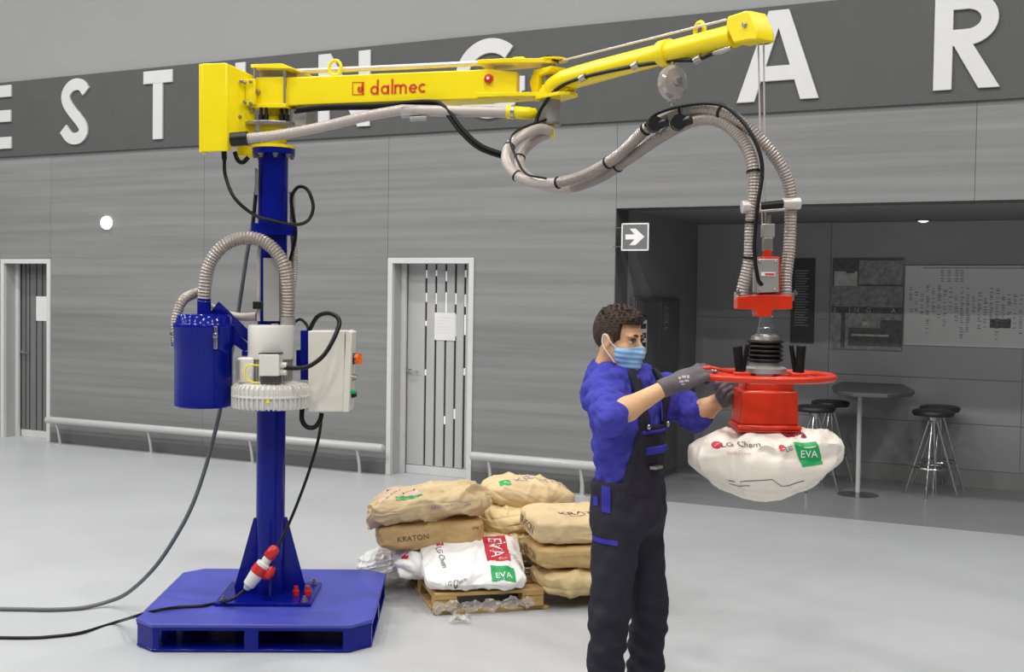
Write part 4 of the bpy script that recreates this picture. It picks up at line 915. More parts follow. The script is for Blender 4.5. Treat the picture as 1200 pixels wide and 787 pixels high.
def dgrid(fr, u0, u1, w0, w1, v, n=20):          # flat patch in a frame's u/w plane at height v
    P = [fr.pt(u0+(u1-u0)*i/n, w0+(w1-w0)*j/n, v) for i in range(n+1) for j in range(n+1)]
    return P, [(i*(n+1)+j, (i+1)*(n+1)+j, (i+1)*(n+1)+j+1, i*(n+1)+j+1) for i in range(n) for j in range(n)]
def dtext(fr, txt, h, u, w, v, ang=0, sx_=1):
    P, F = text2d(txt, h); a = R(ang); c, s_ = math.cos(a), math.sin(a)
    return [fr.pt(u+sx_*p[0]*c-p[1]*s_, w+sx_*p[0]*s_+p[1]*c, v) for p in P], F
def vfr(fr):                                     # patch frame for the front side: u along, w up
    return Fr(fr.o, fr.ex, fr.ez, fr.ey)
def efr(fr): return Fr(fr.o, -fr.ey, fr.ez, -fr.ex)   # left end seen from the left: u along -ey
dn = lambda fr: -fr.ez

# hanging sack
zs = lz(530); Hc = np.array([at(896, 530, YL)[0], YL, zs])
ST = [(807, 525, 542, .03, 534), (809, 521, 545, .07, 534), (818, 515, 553, .115, 536), (833, 509, 564, .15, 539), (850, 503.5, 574, .18, 542), (868, 500.5, 582, .2, 544), (882, 500, 585, .21, 544), (895, 500, 585.5, .215, 543), (912, 500, 584, .21, 541), (932, 500.5, 576, .2, 539), (950, 502, 566, .18, 537), (968, 504.5, 553, .14, 535), (977, 507, 546, .11, 533), (984, 513, 541, .07, 531), (986.5, 519, 538, .035, 529)]
xs = np.array([at(s_[0], 530, YL)[0] for s_ in ST]); zt_ = np.array([at(s_[0], s_[1], YL)[2] for s_ in ST]); zb_ = np.array([at(s_[0], s_[2], YL)[2] for s_ in ST]); hd_ = np.array([s_[3] for s_ in ST]); zm_ = np.array([at(s_[0], s_[4], YL-.1)[2] for s_ in ST])
nx_, na_ = 70, 56; X_ = np.concatenate([np.linspace(xs[i], xs[i+1], 6)[:-1] for i in range(len(xs)-1)]+[[xs[-1]]]); nx_ = len(X_); P = []
for x in X_:
    t_, b_, d_, m_ = [np.interp(x, xs, q) for q in (zt_, zb_, hd_, zm_)]
    for k in range(na_):
        a = 2*math.pi*k/na_; c_, s_ = math.cos(a), math.sin(a)
        y = -np.sign(c_)*abs(c_)**.82*d_; z = m_+(t_-m_ if s_ > 0 else m_-b_)*np.sign(s_)*abs(s_)**(.95 if s_ > 0 else 1.0); P.append((x, y, z))
P = np.array(P); F = [(i*na_+j, i*na_+(j+1) % na_, (i+1)*na_+(j+1) % na_, (i+1)*na_+j) for i in range(nx_-1) for j in range(na_)]+[tuple(range(na_)), tuple((nx_-1)*na_+j for j in range(na_))]
P[:, 2] -= zs; P[:, 0] -= Hc[0]
q = unit_rows(P*np.array([.6, 1, 1.5])+1e-6)
rad = np.hypot(P[:, 0], P[:, 1]); th = np.arctan2(P[:, 1], P[:, 0]); up = P[:, 2] > .01
P += q*(.0085*ridged(P, 5, 11, 6)*np.clip((.31-np.abs(P[:, 0]))/.08, .2, 1)*np.clip((P[:, 2]+.2)/.12, .1, 1))[:, None]
P[:, 2] += np.where(up, .010*np.cos(11*th+.6)*np.clip((rad-.12)/.06, 0, 1)*np.clip((.3-rad)/.1, 0, 1), 0)
P[:, 2] = np.where((np.abs(P[:, 0]) < .145) & (np.abs(P[:, 1]) < .13), np.minimum(P[:, 2], lz(503)-zs), P[:, 2])
Pw = P+Hc; HF = Fr(Hc, (1, 0, 0), (0, 0, 1), (0, -1, 0))
mb = MB(); mb.add(Pw, F, True)
hs = mb.build('hanging_sack', M['sackc'], None, 0, 'bulging ivory plastic sack held up by the red lifting head', 'sack', ang=70)
hbv = BVHTree.FromPolygons([Vector(v) for v in mb.v], mb.f)
def hp(px, py): p = at(px, py, YL-.2); return p
def hquad(pts, mt, name, n=10):
    A, B, C_, D_ = [hp(*p) for p in pts]
    P = [A*(1-i/n)*(1-j/n)+B*(i/n)*(1-j/n)+C_*(i/n)*(j/n)+D_*(1-i/n)*(j/n) for i in range(n+1) for j in range(n+1)]
    return decal(hs, hbv, P, [(i*(n+1)+j, (i+1)*(n+1)+j, (i+1)*(n+1)+j+1, i*(n+1)+j+1) for i in range(n) for j in range(n)], (0, 1, -.35), mt, name)
def htext(txt, px, py, h, mt, ang=0, name='print'):
    P, Ft = text2d(txt, h); o = hp(px, py); a = R(ang)
    decal(hs, hbv, [o+np.array([p[0]*math.cos(a)-p[1]*math.sin(a), 0, p[0]*math.sin(a)+p[1]*math.cos(a)]) for p in P], Ft, (0, 1, -.35), mt, name, .003)
hquad([(930.5, 517), (960, 514), (967.5, 541), (941, 547)], M['inkg'], 'green_print'); htext('EVA', 950, 530, .028, M['white'], 4)
hquad([(919, 497), (947, 499), (951, 508), (926, 509)], M['inkm'], 'maroon_print')
for k in range(2):
    P = [hp(845+6.0*math.cos(t), 515+5.5*math.sin(t)) for t in np.linspace(0, 2*math.pi, 17)[:-1]]
decal(hs, hbv, P+[hp(845, 515)], [(i, (i+1) % 16, 16) for i in range(16)], (0, 1, -.35), M['inkr'], 'round_logo', .003)
htext('LG', 845, 515, .012, M['white'], 0); htext('LG Chem', 872, 517, .026, M['inkb'], -3); htext('Made in Korea', 868, 529, .011, M['inkp'], -2)
P = [hp(917+3.6*math.cos(t), 524+4*math.sin(t)) for t in np.linspace(0, 2*math.pi, 17)[:-1]]
decal(hs, hbv, P+[hp(917, 524)], [(i, (i+1) % 16, 16) for i in range(16)], (0, 1, -.35), M['inkr'], 'round_logo', .003)
htext('LG', 925, 525, .018, M['inkb'], 20)
for k, (x0, x1, y0, y1) in enumerate(((856, 905, 568, 561), (905, 916, 561, 570), (916, 944, 570, 565), (858, 880, 573, 571))):
    o0, o1 = hp(x0, y0), hp(x1, y1); e = np.array([0, 0, .0016]); n = 8
    P = [o0+(o1-o0)*i/n+s_*e for i in range(n+1) for s_ in (-1, 1)]
    decal(hs, hbv, P, [(2*i, 2*i+2, 2*i+3, 2*i+1) for i in range(n)], (0, 1, .25), M['inkb'], 'fine_print')

# ---- wooden pallet
PO = np.array([-.415, 6.57, 0]); PW = yawfr(PO, 15); PL_, PD_ = 1.15, .95
pal = empty('wooden_pallet', PW.pt(PL_/2, PD_/2, 0), 'worn wooden pallet under the pile of sacks', 'pallet')
for i, w0 in enumerate((0, .2, .4, .6, .82)):
    MB(PW).bx(0, PL_, w0, w0+(.13 if i in (0, 4) else .1), .103, .122).build('top_board', M['pallet'], pal, .003)
for u0 in (0, PL_/2-.06, PL_-.13):
    MB(PW).bx(u0, u0+.13, 0, PD_, .085, .103).build('stringer_board', M['pallet'], pal, .003)
    for w0 in (.0, PD_/2-.05, PD_-.1):
        MB(PW).bx(u0, u0+.13, w0+.005, w0+.1, .02, .085).build('block', M['pallet'], pal, .003)
    MB(PW).bx(u0, u0+.13, 0, PD_, 0, .02).build('bottom_board', M['pallet'], pal, .003)
MB(PW).bx(0, PL_/2+.1, 0.0, .1, 0, .02).build('bottom_board', M['pallet'], pal, .003)

def tear(k=.035, s=3.0):
    def fn(P, q):
        P = P.copy(); P[:, 2] += 0; return P
    return fn
def curl(amt):                                  # ends droop
    def fn(P, q):
        P = P.copy(); P[:, 2] -= amt*np.abs(q[:, 0])**3; return P
    return fn
# front white sack, leaning on the ones behind
c3 = at(556, 663, 6.80); f3 = sackfr(PW.pt(.265, .21, .248), 9, 22, 0)
o, bv, fr = sack('white_sack', f3, .60, .50, .115, M['sackw'], 'white plastic sack with large red panel lying in front on the pallet', p=6, pin=.55, amp=.0065, seed=17, f=12)
def topn(fr_): return -fr_.ez
P, F = dgrid(fr, .075, .215, -.085, .205, .1); decal(o, bv, P, F, topn(fr), M['inkr'], 'red_panel')
P, F = dtext(fr, 'EVA', .082, .145, .055, .1, -90); decal(o, bv, P, F, topn(fr), M['white'], 'panel_lettering', .003)
P, F = dtext(fr, 'EVA', .02, .172, -.06, .1, 0); decal(o, bv, P, F, topn(fr), M['inkp'], 'panel_lettering', .003)
fv = vfr(fr); P, F = dgrid(fr, .085, .225, -.24, -.13, .1); decal(o, bv, P, F, topn(fr), M['inkg'], 'green_panel')
P, F = dtext(fr, 'EVA', .038, .158, -.205, .1, 0); decal(o, bv, P, F, topn(fr), M['white'], 'panel_lettering', .003)
P, F = dgrid(fr, -.205, -.165, .075, .115, .1, 4); decal(o, bv, P, F, topn(fr), M['inkr'], 'round_logo')
P, F = dtext(fr, 'LG Chem', .034, -.185, -.035, .1, -82); decal(o, bv, P, F, topn(fr), M['inkb'], 'lettering', .003)
P, F = dtext(fr, 'LG Chem', .022, .262, -.06, .1, -75); decal(o, bv, P, F, topn(fr), M['inkm'], 'lettering', .003)
P, F = dgrid(fr, .235, .258, .19, .212, .1, 4); decal(o, bv, P, F, topn(fr), M['inkr'], 'round_logo')
P, F = dtext(fr, 'LG Chem', .022, -.12, -.235, .1, 4); decal(o, bv, P, F, topn(fr), M['inkb'], 'lettering', .003)
# white sack behind it
f4 = sackfr(PW.pt(.12, .46, .215), 4, 12, 4)
o, bv, fr = sack('white_sack', f4, .54, .46, .15, M['sackw'], 'white plastic sack squeezed under the front white sack and kraft sacks', p=4, pin=.45, amp=.009, seed=12, f=12)
P, F = dgrid(fr, -.25, -.215, -.03, .03, .1, 4); decal(o, bv, P, F, topn(fr), M['inkr'], 'red_mark')
P, F = dgrid(fr, -.23, -.19, -.15, -.11, .1, 4); decal(o, bv, P, F, topn(fr), M['inkr'], 'red_mark')
# far-left white sack bulging past the pallet edge
f5 = sackfr(at(459, 659, 7.25), 20, 0, -10)
o, bv, fr = sack('white_sack', f5, .42, .34, .19, M['sackw'], 'small white bag bulging out at the left end of the pallet', p=2.6, pin=.2, amp=.012, seed=13, f=15)
P, F = dgrid(vfr(fr), -.15, -.09, -.075, -.045, -.2, 4); decal(o, bv, P, F, fr.ey, M['inkr'], 'red_mark')
# left kraft pair
f2 = sackfr(at(503, 620, 7.10), 8, 0, -3)
o, bv, fr = sack('kraft_sack', f2, .635, .44, .165, M['kraft2'], 'brown kraft sack second from top in the left stack', p=7, pin=.12, amp=.005, seed=21, f=12)
P, F = dtext(vfr(fr), 'KRATON', .032, -.11, .0, -.3, 3); decal(o, bv, P, F, fr.ey, M['inkb'], 'lettering', .002)
P, F = dtext(vfr(fr), '25kg', .02, .26, .035, -.3, 3); decal(o, bv, P, F, fr.ey, M['inkb'], 'lettering', .002)
f1 = sackfr(at(502, 588, 7.08), 8, 0, -6)
def fn1(P, q):
    P = P.copy(); k = np.clip(-q[:, 0]-.66, 0, 1); P[:, 2] -= k*.12+.035*k*np.sin(P[:, 1]*42)*3; P[:, 0] -= k*.03*np.sin(P[:, 1]*31); P[:, 2] *= 1; return P
o, bv, fr = sack('kraft_sack', f1, .72, .46, .175, M['kraft'], 'creased brown kraft sack with pink print topping the left stack', p=5, pin=.45, amp=.010, seed=22, f=12, fn=fn1)
P, F = dgrid(fr, -.30, -.06, -.16, .10, .1, 14); F = [f for i, f in enumerate(F) if (i*7+i//3) % 5 not in (0, 3)]; decal(o, bv, P, F, topn(fr), M['inkp'], 'pink_print')
P, F = dgrid(fr, -.20, -.04, -.215, -.17, .1, 6); F = [f for i, f in enumerate(F) if i % 4 != 1]; decal(o, bv, P, F, (topn(fr)+fr.ey*.5), M['inkg'], 'green_print')
P, F = dtext(vfr(fr), 'KRATON POLYMERS', .018, .12, .035, -.3, 2); decal(o, bv, P, F, fr.ey-fr.ez*.4, M['inkv'], 'lettering', .002)
# back sacks
f5b = sackfr(at(618, 578, 7.52), 18, 0, 6)
o, bv, fr = sack('kraft_sack', f5b, .60, .44, .19, M['kraft'], 'rounded brown kraft sack with violet print at the back of the pile', p=3.4, pin=.4, amp=.008, seed=31, f=11)
P, F = dtext(fr, 'KRATON', .07, .08, -.05, .1, 6); decal(o, bv, P, F, topn(fr), M['inkv'], 'lettering', .002)
P, F = dgrid(fr, -.235, -.17, -.18, -.11, .1, 5); decal(o, bv, P, F, topn(fr)+fr.ey*.6, M['inkg'], 'green_print')
f6 = sackfr(at(606, 608, 7.40), 14, 0, 0)
sack('kraft_sack', f6, .52, .42, .17, M['kraft3'], 'pale yellowish sack wedged in the middle below the back sack', p=3.2, pin=.35, amp=.010, seed=32, f=14)
f6b = sackfr(at(590, 637, 7.32), 14, 0, 0)
sack('kraft_sack', f6b, .50, .40, .19, M['kraft3'], 'buried pale sack in the middle of the bottom layer', p=3.6, pin=.35, amp=.008, seed=33, f=14)
# right stack
for k, (px, py, Y, L, W_, H_, mt, lab, pp_, sd) in enumerate(((672, 612, 6.98, .58, .46, .150, 'kraft', 'brown kraft sack with dark lettering topping the right stack', 7, 41), (674, 645, 6.96, .56, .45, .135, 'kraft2', 'flat brown kraft sack in the middle of the right stack', 8, 42), (678, 676, 6.93, .54, .43, .150, 'kraft3', 'pale creased sack at the bottom of the right stack', 4.5, 43))):
    fk = sackfr(at(px, py, Y), 14, 5 if k == 0 else 0, 1)
    o, bv, fr = sack('kraft_sack', fk, L, W_, H_, M[mt], lab, p=pp_, pin=.15 if k < 2 else .3, amp=.004+.003*(k == 2), seed=sd, f=11)
    if k == 0:
        P, F = dtext(fr, 'KRATON', .055, .05, -.08, .1, 4, 1.1); decal(o, bv, P, F, topn(fr), M['inkb'], 'lettering', .002)
        P, F = dtext(fr, 'POLYMERS', .014, -.02, -.14, .1, 4); decal(o, bv, P, F, topn(fr), M['inkb'], 'lettering', .002)
    if k < 2:
        P, F = dtext(efr(fr), 'KRATON', .05, .0, .0, .4, 0); decal(o, bv, P, F, fr.ex, M['inkb'], 'lettering', .002)
# crumpled film on the pallet front and floor
def film(pts, label, seed, wd_):
    S = spline(pts, 10); g = np.random.RandomState(seed); n = 7; V = []
    for i, p in enumerate(S):
        for j in range(n):
            t = (j/(n-1)-.5)*wd_*(1+.4*math.sin(i*.9)); V.append(p+np.array([g.normal()*.006, -abs(g.normal())*.008, t+g.normal()*.006]))
    m_ = len(S); MB().add(V, [(i*n+j, (i+1)*n+j, (i+1)*n+j+1, i*n+j+1) for i in range(m_-1) for j in range(n-1)], True).build('plastic_film', M['film'], None, 0, label, 'plastic film', kind=None)
film([PW.pt(-.01, -.015, .05), PW.pt(.12, -.03, .055), PW.pt(.28, -.03, .05), PW.pt(.45, -.03, .06), PW.pt(.58, -.02, .05)], 'crumpled clear film strip across the pallet front', 3, .055)
g_ = np.random.RandomState(9); V = []; n = 9; gp = gnd(540, 727)
for i in range(n):
    for j in range(n):
        a = (i/(n-1)-.5)*.10; b = (j/(n-1)-.5)*.16; V.append(gp+np.array([a+.01*g_.normal(), b+.012*g_.normal(), .004+abs(g_.normal())*.014]))
MB().add(V, [(i*n+j, (i+1)*n+j, (i+1)*n+j+1, i*n+j+1) for i in range(n-1) for j in range(n-1)], True).build('plastic_film', M['film'], None, 0, 'crumpled scrap of clear film on the floor before the pallet', 'plastic film')
# ================================================================ the worker
def surface_nets(F, lo, h):
    s = F < 0; nx, ny, nz = F.shape
    c = np.zeros((nx-1, ny-1, nz-1), np.int8)
    for i in (0, 1):
        for j in (0, 1):
            for k in (0, 1): c += s[i:nx-1+i, j:ny-1+j, k:nz-1+k]
    cells = np.argwhere((c > 0) & (c < 8)); idx = -np.ones(c.shape, np.int64); idx[tuple(cells.T)] = np.arange(len(cells))
    acc = np.zeros((len(cells), 3)); cnt = np.zeros(len(cells))
    cor = [(i, j, k) for i in (0, 1) for j in (0, 1) for k in (0, 1)]
    for a in cor:
        for ax in range(3):
            if a[ax]: continue
            b = list(a); b[ax] = 1
            fa = F[tuple((cells+a).T)]; fb = F[tuple((cells+b).T)]; m_ = (fa < 0) != (fb < 0)
            t = np.where(m_, fa/np.where(m_, fa-fb, 1), 0); p = np.tile(np.array(a, float), (len(cells), 1)); p[:, ax] = t
            acc += p*m_[:, None]; cnt += m_
    V = (cells+acc/cnt[:, None])*h+lo; Q = []
    for ax in range(3):
        o1, o2 = (ax+1) % 3, (ax+2) % 3
        A = [slice(None)]*3; B = [slice(None)]*3; A[ax] = slice(0, -1); B[ax] = slice(1, None)
        e = s[tuple(A)] != s[tuple(B)]; ii = np.argwhere(e)
        ii = ii[(ii[:, o1] > 0) & (ii[:, o2] > 0) & (ii[:, o1] < F.shape[o1]-1) & (ii[:, o2] < F.shape[o2]-1)]
        d1 = np.eye(3, dtype=int)[o1]; d2 = np.eye(3, dtype=int)[o2]
        q = np.stack([idx[tuple(x.T)] for x in (ii-d1-d2, ii-d2, ii, ii-d1)], 1)
        fl = s[tuple(ii.T)]; q[~fl] = q[~fl][:, ::-1]; Q.append(q)
    return V, np.vstack(Q)
class Grid:
    def __init__(s, lo, hi, h):
        s.lo = np.array(lo, float); s.h = h; n = np.ceil((np.array(hi)-s.lo)/h).astype(int)+1
        s.ax = [(s.lo[k]+np.arange(n[k])*h).astype(np.float32) for k in range(3)]; s.F = np.full(n, .08, np.float32)
    def win(s, lo, hi):
        return tuple(slice(max(0, int((lo[k]-s.lo[k])/s.h)), max(0, int((hi[k]-s.lo[k])/s.h)+2)) for k in range(3))
    def pts(s, w=None):
        w = w or (slice(None),)*3
        return s.ax[0][w[0]][:, None, None], s.ax[1][w[1]][None, :, None], s.ax[2][w[2]][None, None, :]
    def comb(s, w, d, k, op='u'):
        A = s.F[w]
        if op == 'u':
            t = np.clip(.5+.5*(A-d)/k, 0, 1); s.F[w] = A*(1-t)+d*t-k*t*(1-t)
        elif op == 's':
            t = np.clip(.5-.5*(A+d)/k, 0, 1); s.F[w] = A*(1-t)-d*t+k*t*(1-t)
        return s
    def cone(s, a, b, ra, rb, k=.02, op='u'):
        a, b = np.array(a, float), np.array(b, float); m_ = max(ra, rb)+k+.03; w = s.win(np.minimum(a, b)-m_, np.maximum(a, b)+m_)
        X, Y, Z = s.pts(w); ba = b-a; L2 = ba @ ba
        t = np.clip(((X-a[0])*ba[0]+(Y-a[1])*ba[1]+(Z-a[2])*ba[2])/L2, 0, 1)
        d = np.sqrt((X-a[0]-ba[0]*t)**2+(Y-a[1]-ba[1]*t)**2+(Z-a[2]-ba[2]*t)**2)-(ra+(rb-ra)*t)
        return s.comb(w, d, k, op)
    def ell(s, c, r, axes, k=.02, op='u'):
        c = np.array(c, float); m_ = max(r)+k+.03; w = s.win(c-m_, c+m_); X, Y, Z = s.pts(w); k0 = k1 = 0
        for i in range(3):
            a = axes[i]; q = ((X-c[0])*a[0]+(Y-c[1])*a[1]+(Z-c[2])*a[2])/r[i]; k0 = k0+q*q; k1 = k1+(q/r[i])**2
        k0 = np.sqrt(k0); d = k0*(k0-1)/np.maximum(np.sqrt(k1), 1e-6)
        return s.comb(w, d, k, op)
    def noise(s, amp, f, seed, n=6, aniso=(1, 1, 1), mask=None):
        g = np.random.RandomState(seed); X, Y, Z = s.pts(); o = np.zeros_like(s.F)
        for i in range(n):
            k = g.normal(size=3)*np.array(aniso); k *= f*g.uniform(.6, 1.6)/np.linalg.norm(k); o += 1-np.abs(np.sin(X*k[0]+Y*k[1]+Z*k[2]+g.uniform(0, 6)))-.36
        s.F += amp*o/n**.5*(1 if mask is None else mask); return s
    def build(s, name, mt, parent=None, smooth=1, **kw):
        F = s.F.copy()
        for a in range(3):
            i0 = [slice(None)]*3; i0[a] = 0; F[tuple(i0)] = np.maximum(F[tuple(i0)], .001); i0[a] = -1; F[tuple(i0)] = np.maximum(F[tuple(i0)], .001)
        V, Q = surface_nets(F, s.lo, s.h)
        for _ in range(smooth):
            A = np.zeros_like(V); n = np.zeros(len(V))
            for i in range(4):
                for j in (1, 3): np.add.at(A, Q[:, i], V[Q[:, (i+j) % 4]]); np.add.at(n, Q[:, i], 1)
            V = V*.5+.5*A/np.maximum(n, 1)[:, None]
        mb = MB(); mb.add(V, [tuple(q) for q in Q.tolist()], True); return mb.build(name, mt, parent, ang=80, **kw)

YW = 4.9
WBx = at(735, 640, YW)[0]; PB = np.array([WBx, YW, 0])
fa_ = R(35); pf = np.array([math.cos(fa_), -math.sin(fa_), 0]); prt = np.array([-math.sin(fa_), -math.cos(fa_), 0]); pu = np.array([0, 0, 1.])
AXP = (pf, prt, pu)
def L(f, r, z): return PB+pf*f+prt*r+pu*z
man = empty('person', PB, 'worker in blue hoodie, black bib overalls and face mask gripping the ring handle', 'person')
# joints
shR, shL = at(706, 462, 4.77), at(779, 462, 5.05)
elR, elL = at(716, 490, 4.52), at(815, 487, 4.98)
wrR, wrL = at(781, 453, 4.60), at(849, 465, 4.90)
Hc = at(725, 396, 4.88); ha = R(38); hti = R(-6)
hf = np.array([math.cos(ha)*math.cos(hti), -math.sin(ha)*math.cos(hti), math.sin(hti)]); hr = np.array([-math.sin(ha), -math.cos(ha), 0]); hu = np.cross(hr, hf); hu = hu if hu[2] > 0 else -hu
AXH = (hf, hr, hu)
def Hd(f, r, u): return Hc+hf*f+hr*r+hu*u
# ---- body: head, neck, trunk and arms, one skin
g = Grid(np.array([WBx-.30, 4.38, .85]), np.array([WBx+.58, 5.30, 1.80]), .0042)
g.ell(Hd(-.012, 0, .035), (.100, .077, .090), AXH)
g.ell(Hd(.034, 0, -.035), (.064, .062, .085), AXH, .03)
g.ell(Hd(.062, 0, -.098), (.034, .036, .026), AXH, .03)
for s_ in (-1, 1):
    g.cone(Hd(-.005, .058*s_, -.045), Hd(.055, .028*s_, -.098), .022, .02, .03)
    g.ell(Hd(.062, .040*s_, -.040), (.026, .024, .024), AXH, .02)
    g.ell(Hd(.084, .030*s_, .020), (.014, .028, .009), AXH, .015)
    g.ell(Hd(.103, .033*s_, -.002), (.018, .019, .011), AXH, .012, 's')
    g.ell(Hd(-.006, .082*s_, -.012), (.020, .008, .033), AXH, .008); g.ell(Hd(-.004, .091*s_, -.008), (.011, .005, .019), AXH, .006, 's')
g.cone(Hd(.094, 0, .004), Hd(.116, 0, -.036), .008, .014, .014)
g.cone(Hd(-.02, 0, -.06), Hd(-.045, 0, -.185), .056, .062, .03)
g.cone(Hd(-.045, 0, -.17), L(-.02, 0, 1.36), .062, .075, .04)
g.cone(L(-.02, .10, 1.37), L(-.02, -.10, 1.37), .06, .06, .04); g.cone(L(-.02, 0, 1.33), L(-.01, 0, 1.0), .085, .085, .04)
for sh, el, wr, kn in ((shR, elR, wrR, at(797, 449, 4.62)), (shL, elL, wrL, at(858, 461, 4.86))):
    g.cone(sh, el, .048, .040, .03); g.cone(el, el+(wr-el)*.3, .041, .046, .02); g.cone(el+(wr-el)*.3, wr, .046, .029, .02); g.cone(wr, wr+(kn-wr)*.7, .027, .014, .02)
g.build('body', M['skin'], man, 1)
# eyes, brows
for s_ in (-1, 1):
    e = Hd(.0825, .033*s_, -.001); ey = MB().ball(e, .0115, 14).build('eyeball', M['eyew'], man)
    MB().ball(e+hf*.0062, (.0068, .0068, .0068), 12).build('iris', M['eyed'], ey)
    bs = [Hd(.097, .012*s_, .0215), Hd(.096, .03*s_, .024), Hd(.083, .052*s_, .019)]
    MB().tube(spline(bs, 5), np.linspace(.0055, .003, 11), 8).build('eyebrow', M['hair'], man)
    ls = [Hd(.0945, .018*s_, .004), Hd(.097, .033*s_, .0085), Hd(.089, .05*s_, .003)]
    MB().tube(spline(ls, 5), .0034, 6).build('eyelid', M['hair'], man)
# hair
g = Grid(Hc-.16, Hc+.17, .0034)
g.ell(Hd(-.014, 0, .042), (.104, .081, .092), AXH)
g.ell(Hd(.012, 0, .088), (.088, .074, .048), AXH, .03)
g.ell(Hd(-.052, 0, .012), (.060, .070, .070), AXH, .02)
for s_ in (-1, 1): g.ell(Hd(.02, .066*s_, .045), (.05, .02, .05), AXH, .02); g.ell(Hd(.016, .074*s_, .0), (.012, .008, .035), AXH, .01)
X, Y, Z = g.pts(); rel = [(X-Hc[0])*a[0]+(Y-Hc[1])*a[1]+(Z-Hc[2])*a[2] for a in AXH]
top = np.clip((rel[2]-.05)/.05, 0, 1)
g.noise(.0075, 190, 3, 5, mask=.25+top)
g.noise(.006, 90, 8, 4, mask=top)
cut = np.maximum(rel[0]-.068-.35*np.clip(rel[2]-.06, -.05, .1), .064-rel[2]-.15*np.clip(rel[0], -.2, .05))   # face side and below the fringe
face = np.minimum(rel[0]+.0-(.048-.0*rel[2]), .066-rel[2])
g.F = np.maximum(g.F, np.minimum(face, .03))
nape = np.minimum(-.042-rel[2]-.3*np.clip(-rel[0]-.02, 0, .1)+.25*np.clip(-rel[0], 0, .1)*0, .05); g.F = np.maximum(g.F, nape)
earz = .018-np.sqrt(((rel[0]-.004)/1.1)**2+((rel[2]+.018)/1.7)**2)-.012*(np.abs(rel[1]) < .055); g.F = np.maximum(g.F, np.where(np.abs(rel[1]) > .06, earz, -1))
g.build('hair', M['hair'], man, 1)
# face mask with ear loops
g = Grid(Hc-np.array([.14, .16, .17]), Hc+np.array([.17, .14, .05]), .0032)
g.ell(Hd(.040, 0, -.045), (.074, .072, .085), AXH); g.ell(Hd(.072, 0, -.10), (.042, .044, .032), AXH, .03); g.cone(Hd(.098, 0, -.014), Hd(.112, 0, -.05), .014, .02, .03)
for s_ in (-1, 1): g.ell(Hd(.062, .040*s_, -.045), (.036, .036, .04), AXH, .02)
X, Y, Z = g.pts(); rel = [(X-Hc[0])*a[0]+(Y-Hc[1])*a[1]+(Z-Hc[2])*a[2] for a in AXH]
g.F += .0016*np.sin((rel[2]+.06)*300)
inner = g.F+.006
g.F = np.maximum(np.maximum(g.F, -inner), np.maximum(np.maximum(rel[2]+.016+.35*np.abs(rel[1])*.6, -.128-rel[2]+.15*np.abs(rel[1])), .030-rel[0]+.22*np.maximum(-.07-rel[2], 0)))
mk = g.build('face_mask', M['maskb'], man, 1)
for s_ in (-1, 1):
    MB().tube(spline([Hd(.040, .070*s_, -.036), Hd(.015, .082*s_, -.012), Hd(-.008, .092*s_, .018), Hd(-.022, .090*s_, .0), Hd(-.012, .088*s_, -.035), Hd(.036, .066*s_, -.095)], 6), .0024, 6).build('ear_loop', M['white'], mk)
# ---- hoodie
HZ0 = 1.02
def torso(g, d=0, k=.05):
    for z, ff, fr_, rr3, cx_ in ((1.00, .125, .165, .10, 0), (1.10, .125, .165, .10, -.005), (1.20, .130, .180, .1, -.01), (1.30, .132, .192, .1, -.015), (1.38, .118, .182, .08, -.02)):
        g.ell(L(cx_, 0, z), (ff+d, fr_+d, rr3+d), AXP, k)
    return g
g = Grid(np.array([WBx-.32, 4.36, .93]), np.array([WBx+.42, 5.32, 1.62]), .0052)
torso(g)
g.cone(shR+[.01, .03, -.01], shL-[.01, .03, .01], .072, .070, .04)
g.cone(shR, elR+(elR-shR)*.02, .078, .068, .04)
g.cone(shL, elL, .078, .066, .04); g.cone(elL, elL+(wrL-elL)*.04, .062, .058, .03)
g.cone(L(-.035, 0, 1.44), Hd(-.042, 0, -.165), .105, .086, .04)
for q_ in (shR, shL): g.cone(L(-.03, 0, 1.455), q_+[0, 0, .0], .088, .074, .05)
# hood roll lying round the neck
for t in np.linspace(-2.5, 2.5, 13):
    c_ = L(-.03-.085*math.cos(t), .095*math.sin(t), 1.490+.024*math.cos(t)); g.ell(c_, (.042, .042, .036), AXP, .03)
g.ell(L(-.125, 0, 1.43), (.055, .10, .075), AXP, .04)
X, Y, Z = g.pts()
def armfold(g, a, b, amp, f):
    ba = b-a; Ln = np.linalg.norm(ba); u = ba/Ln; X, Y, Z = g.pts(); t = (X-a[0])*u[0]+(Y-a[1])*u[1]+(Z-a[2])*u[2]
    dr = np.sqrt(np.maximum(0, (X-a[0])**2+(Y-a[1])**2+(Z-a[2])**2-t*t)); msk = np.clip(1-(dr-.07)/.05, 0, 1)*np.clip(t/.05, 0, 1)*np.clip((Ln+.03-t)/.03, 0, 1)
    g.F += amp*np.sin(t*f+X*25+Z*18)*msk
armfold(g, shR, elR, .004, 95); armfold(g, shL, elL, .005, 100)
g.noise(.013, 36, 4, 7, (1, 1, .8)); g.noise(.006, 75, 9, 7)
hole = Grid.__new__(Grid); hole.__dict__ = dict(lo=g.lo, h=g.h, ax=g.ax, F=np.full_like(g.F, .08)); hole.cone(Hd(-.03, 0, -.08), L(-.02, 0, 1.44), .070, .055)
g.F = np.maximum(g.F, -hole.F)
g.F = np.maximum(g.F, HZ0-.04-Z)
hd = g.build('hoodie', M['hoodie'], man, 1)
for s_ in (.045, -.03):
    p = [L(.105, s_, 1.44), L(.128, s_*1.1, 1.38), L(.135, s_*1.2, 1.30)]; MB().tube(spline(p, 5), .004, 8).build('draw_cord', M['cord'], hd)
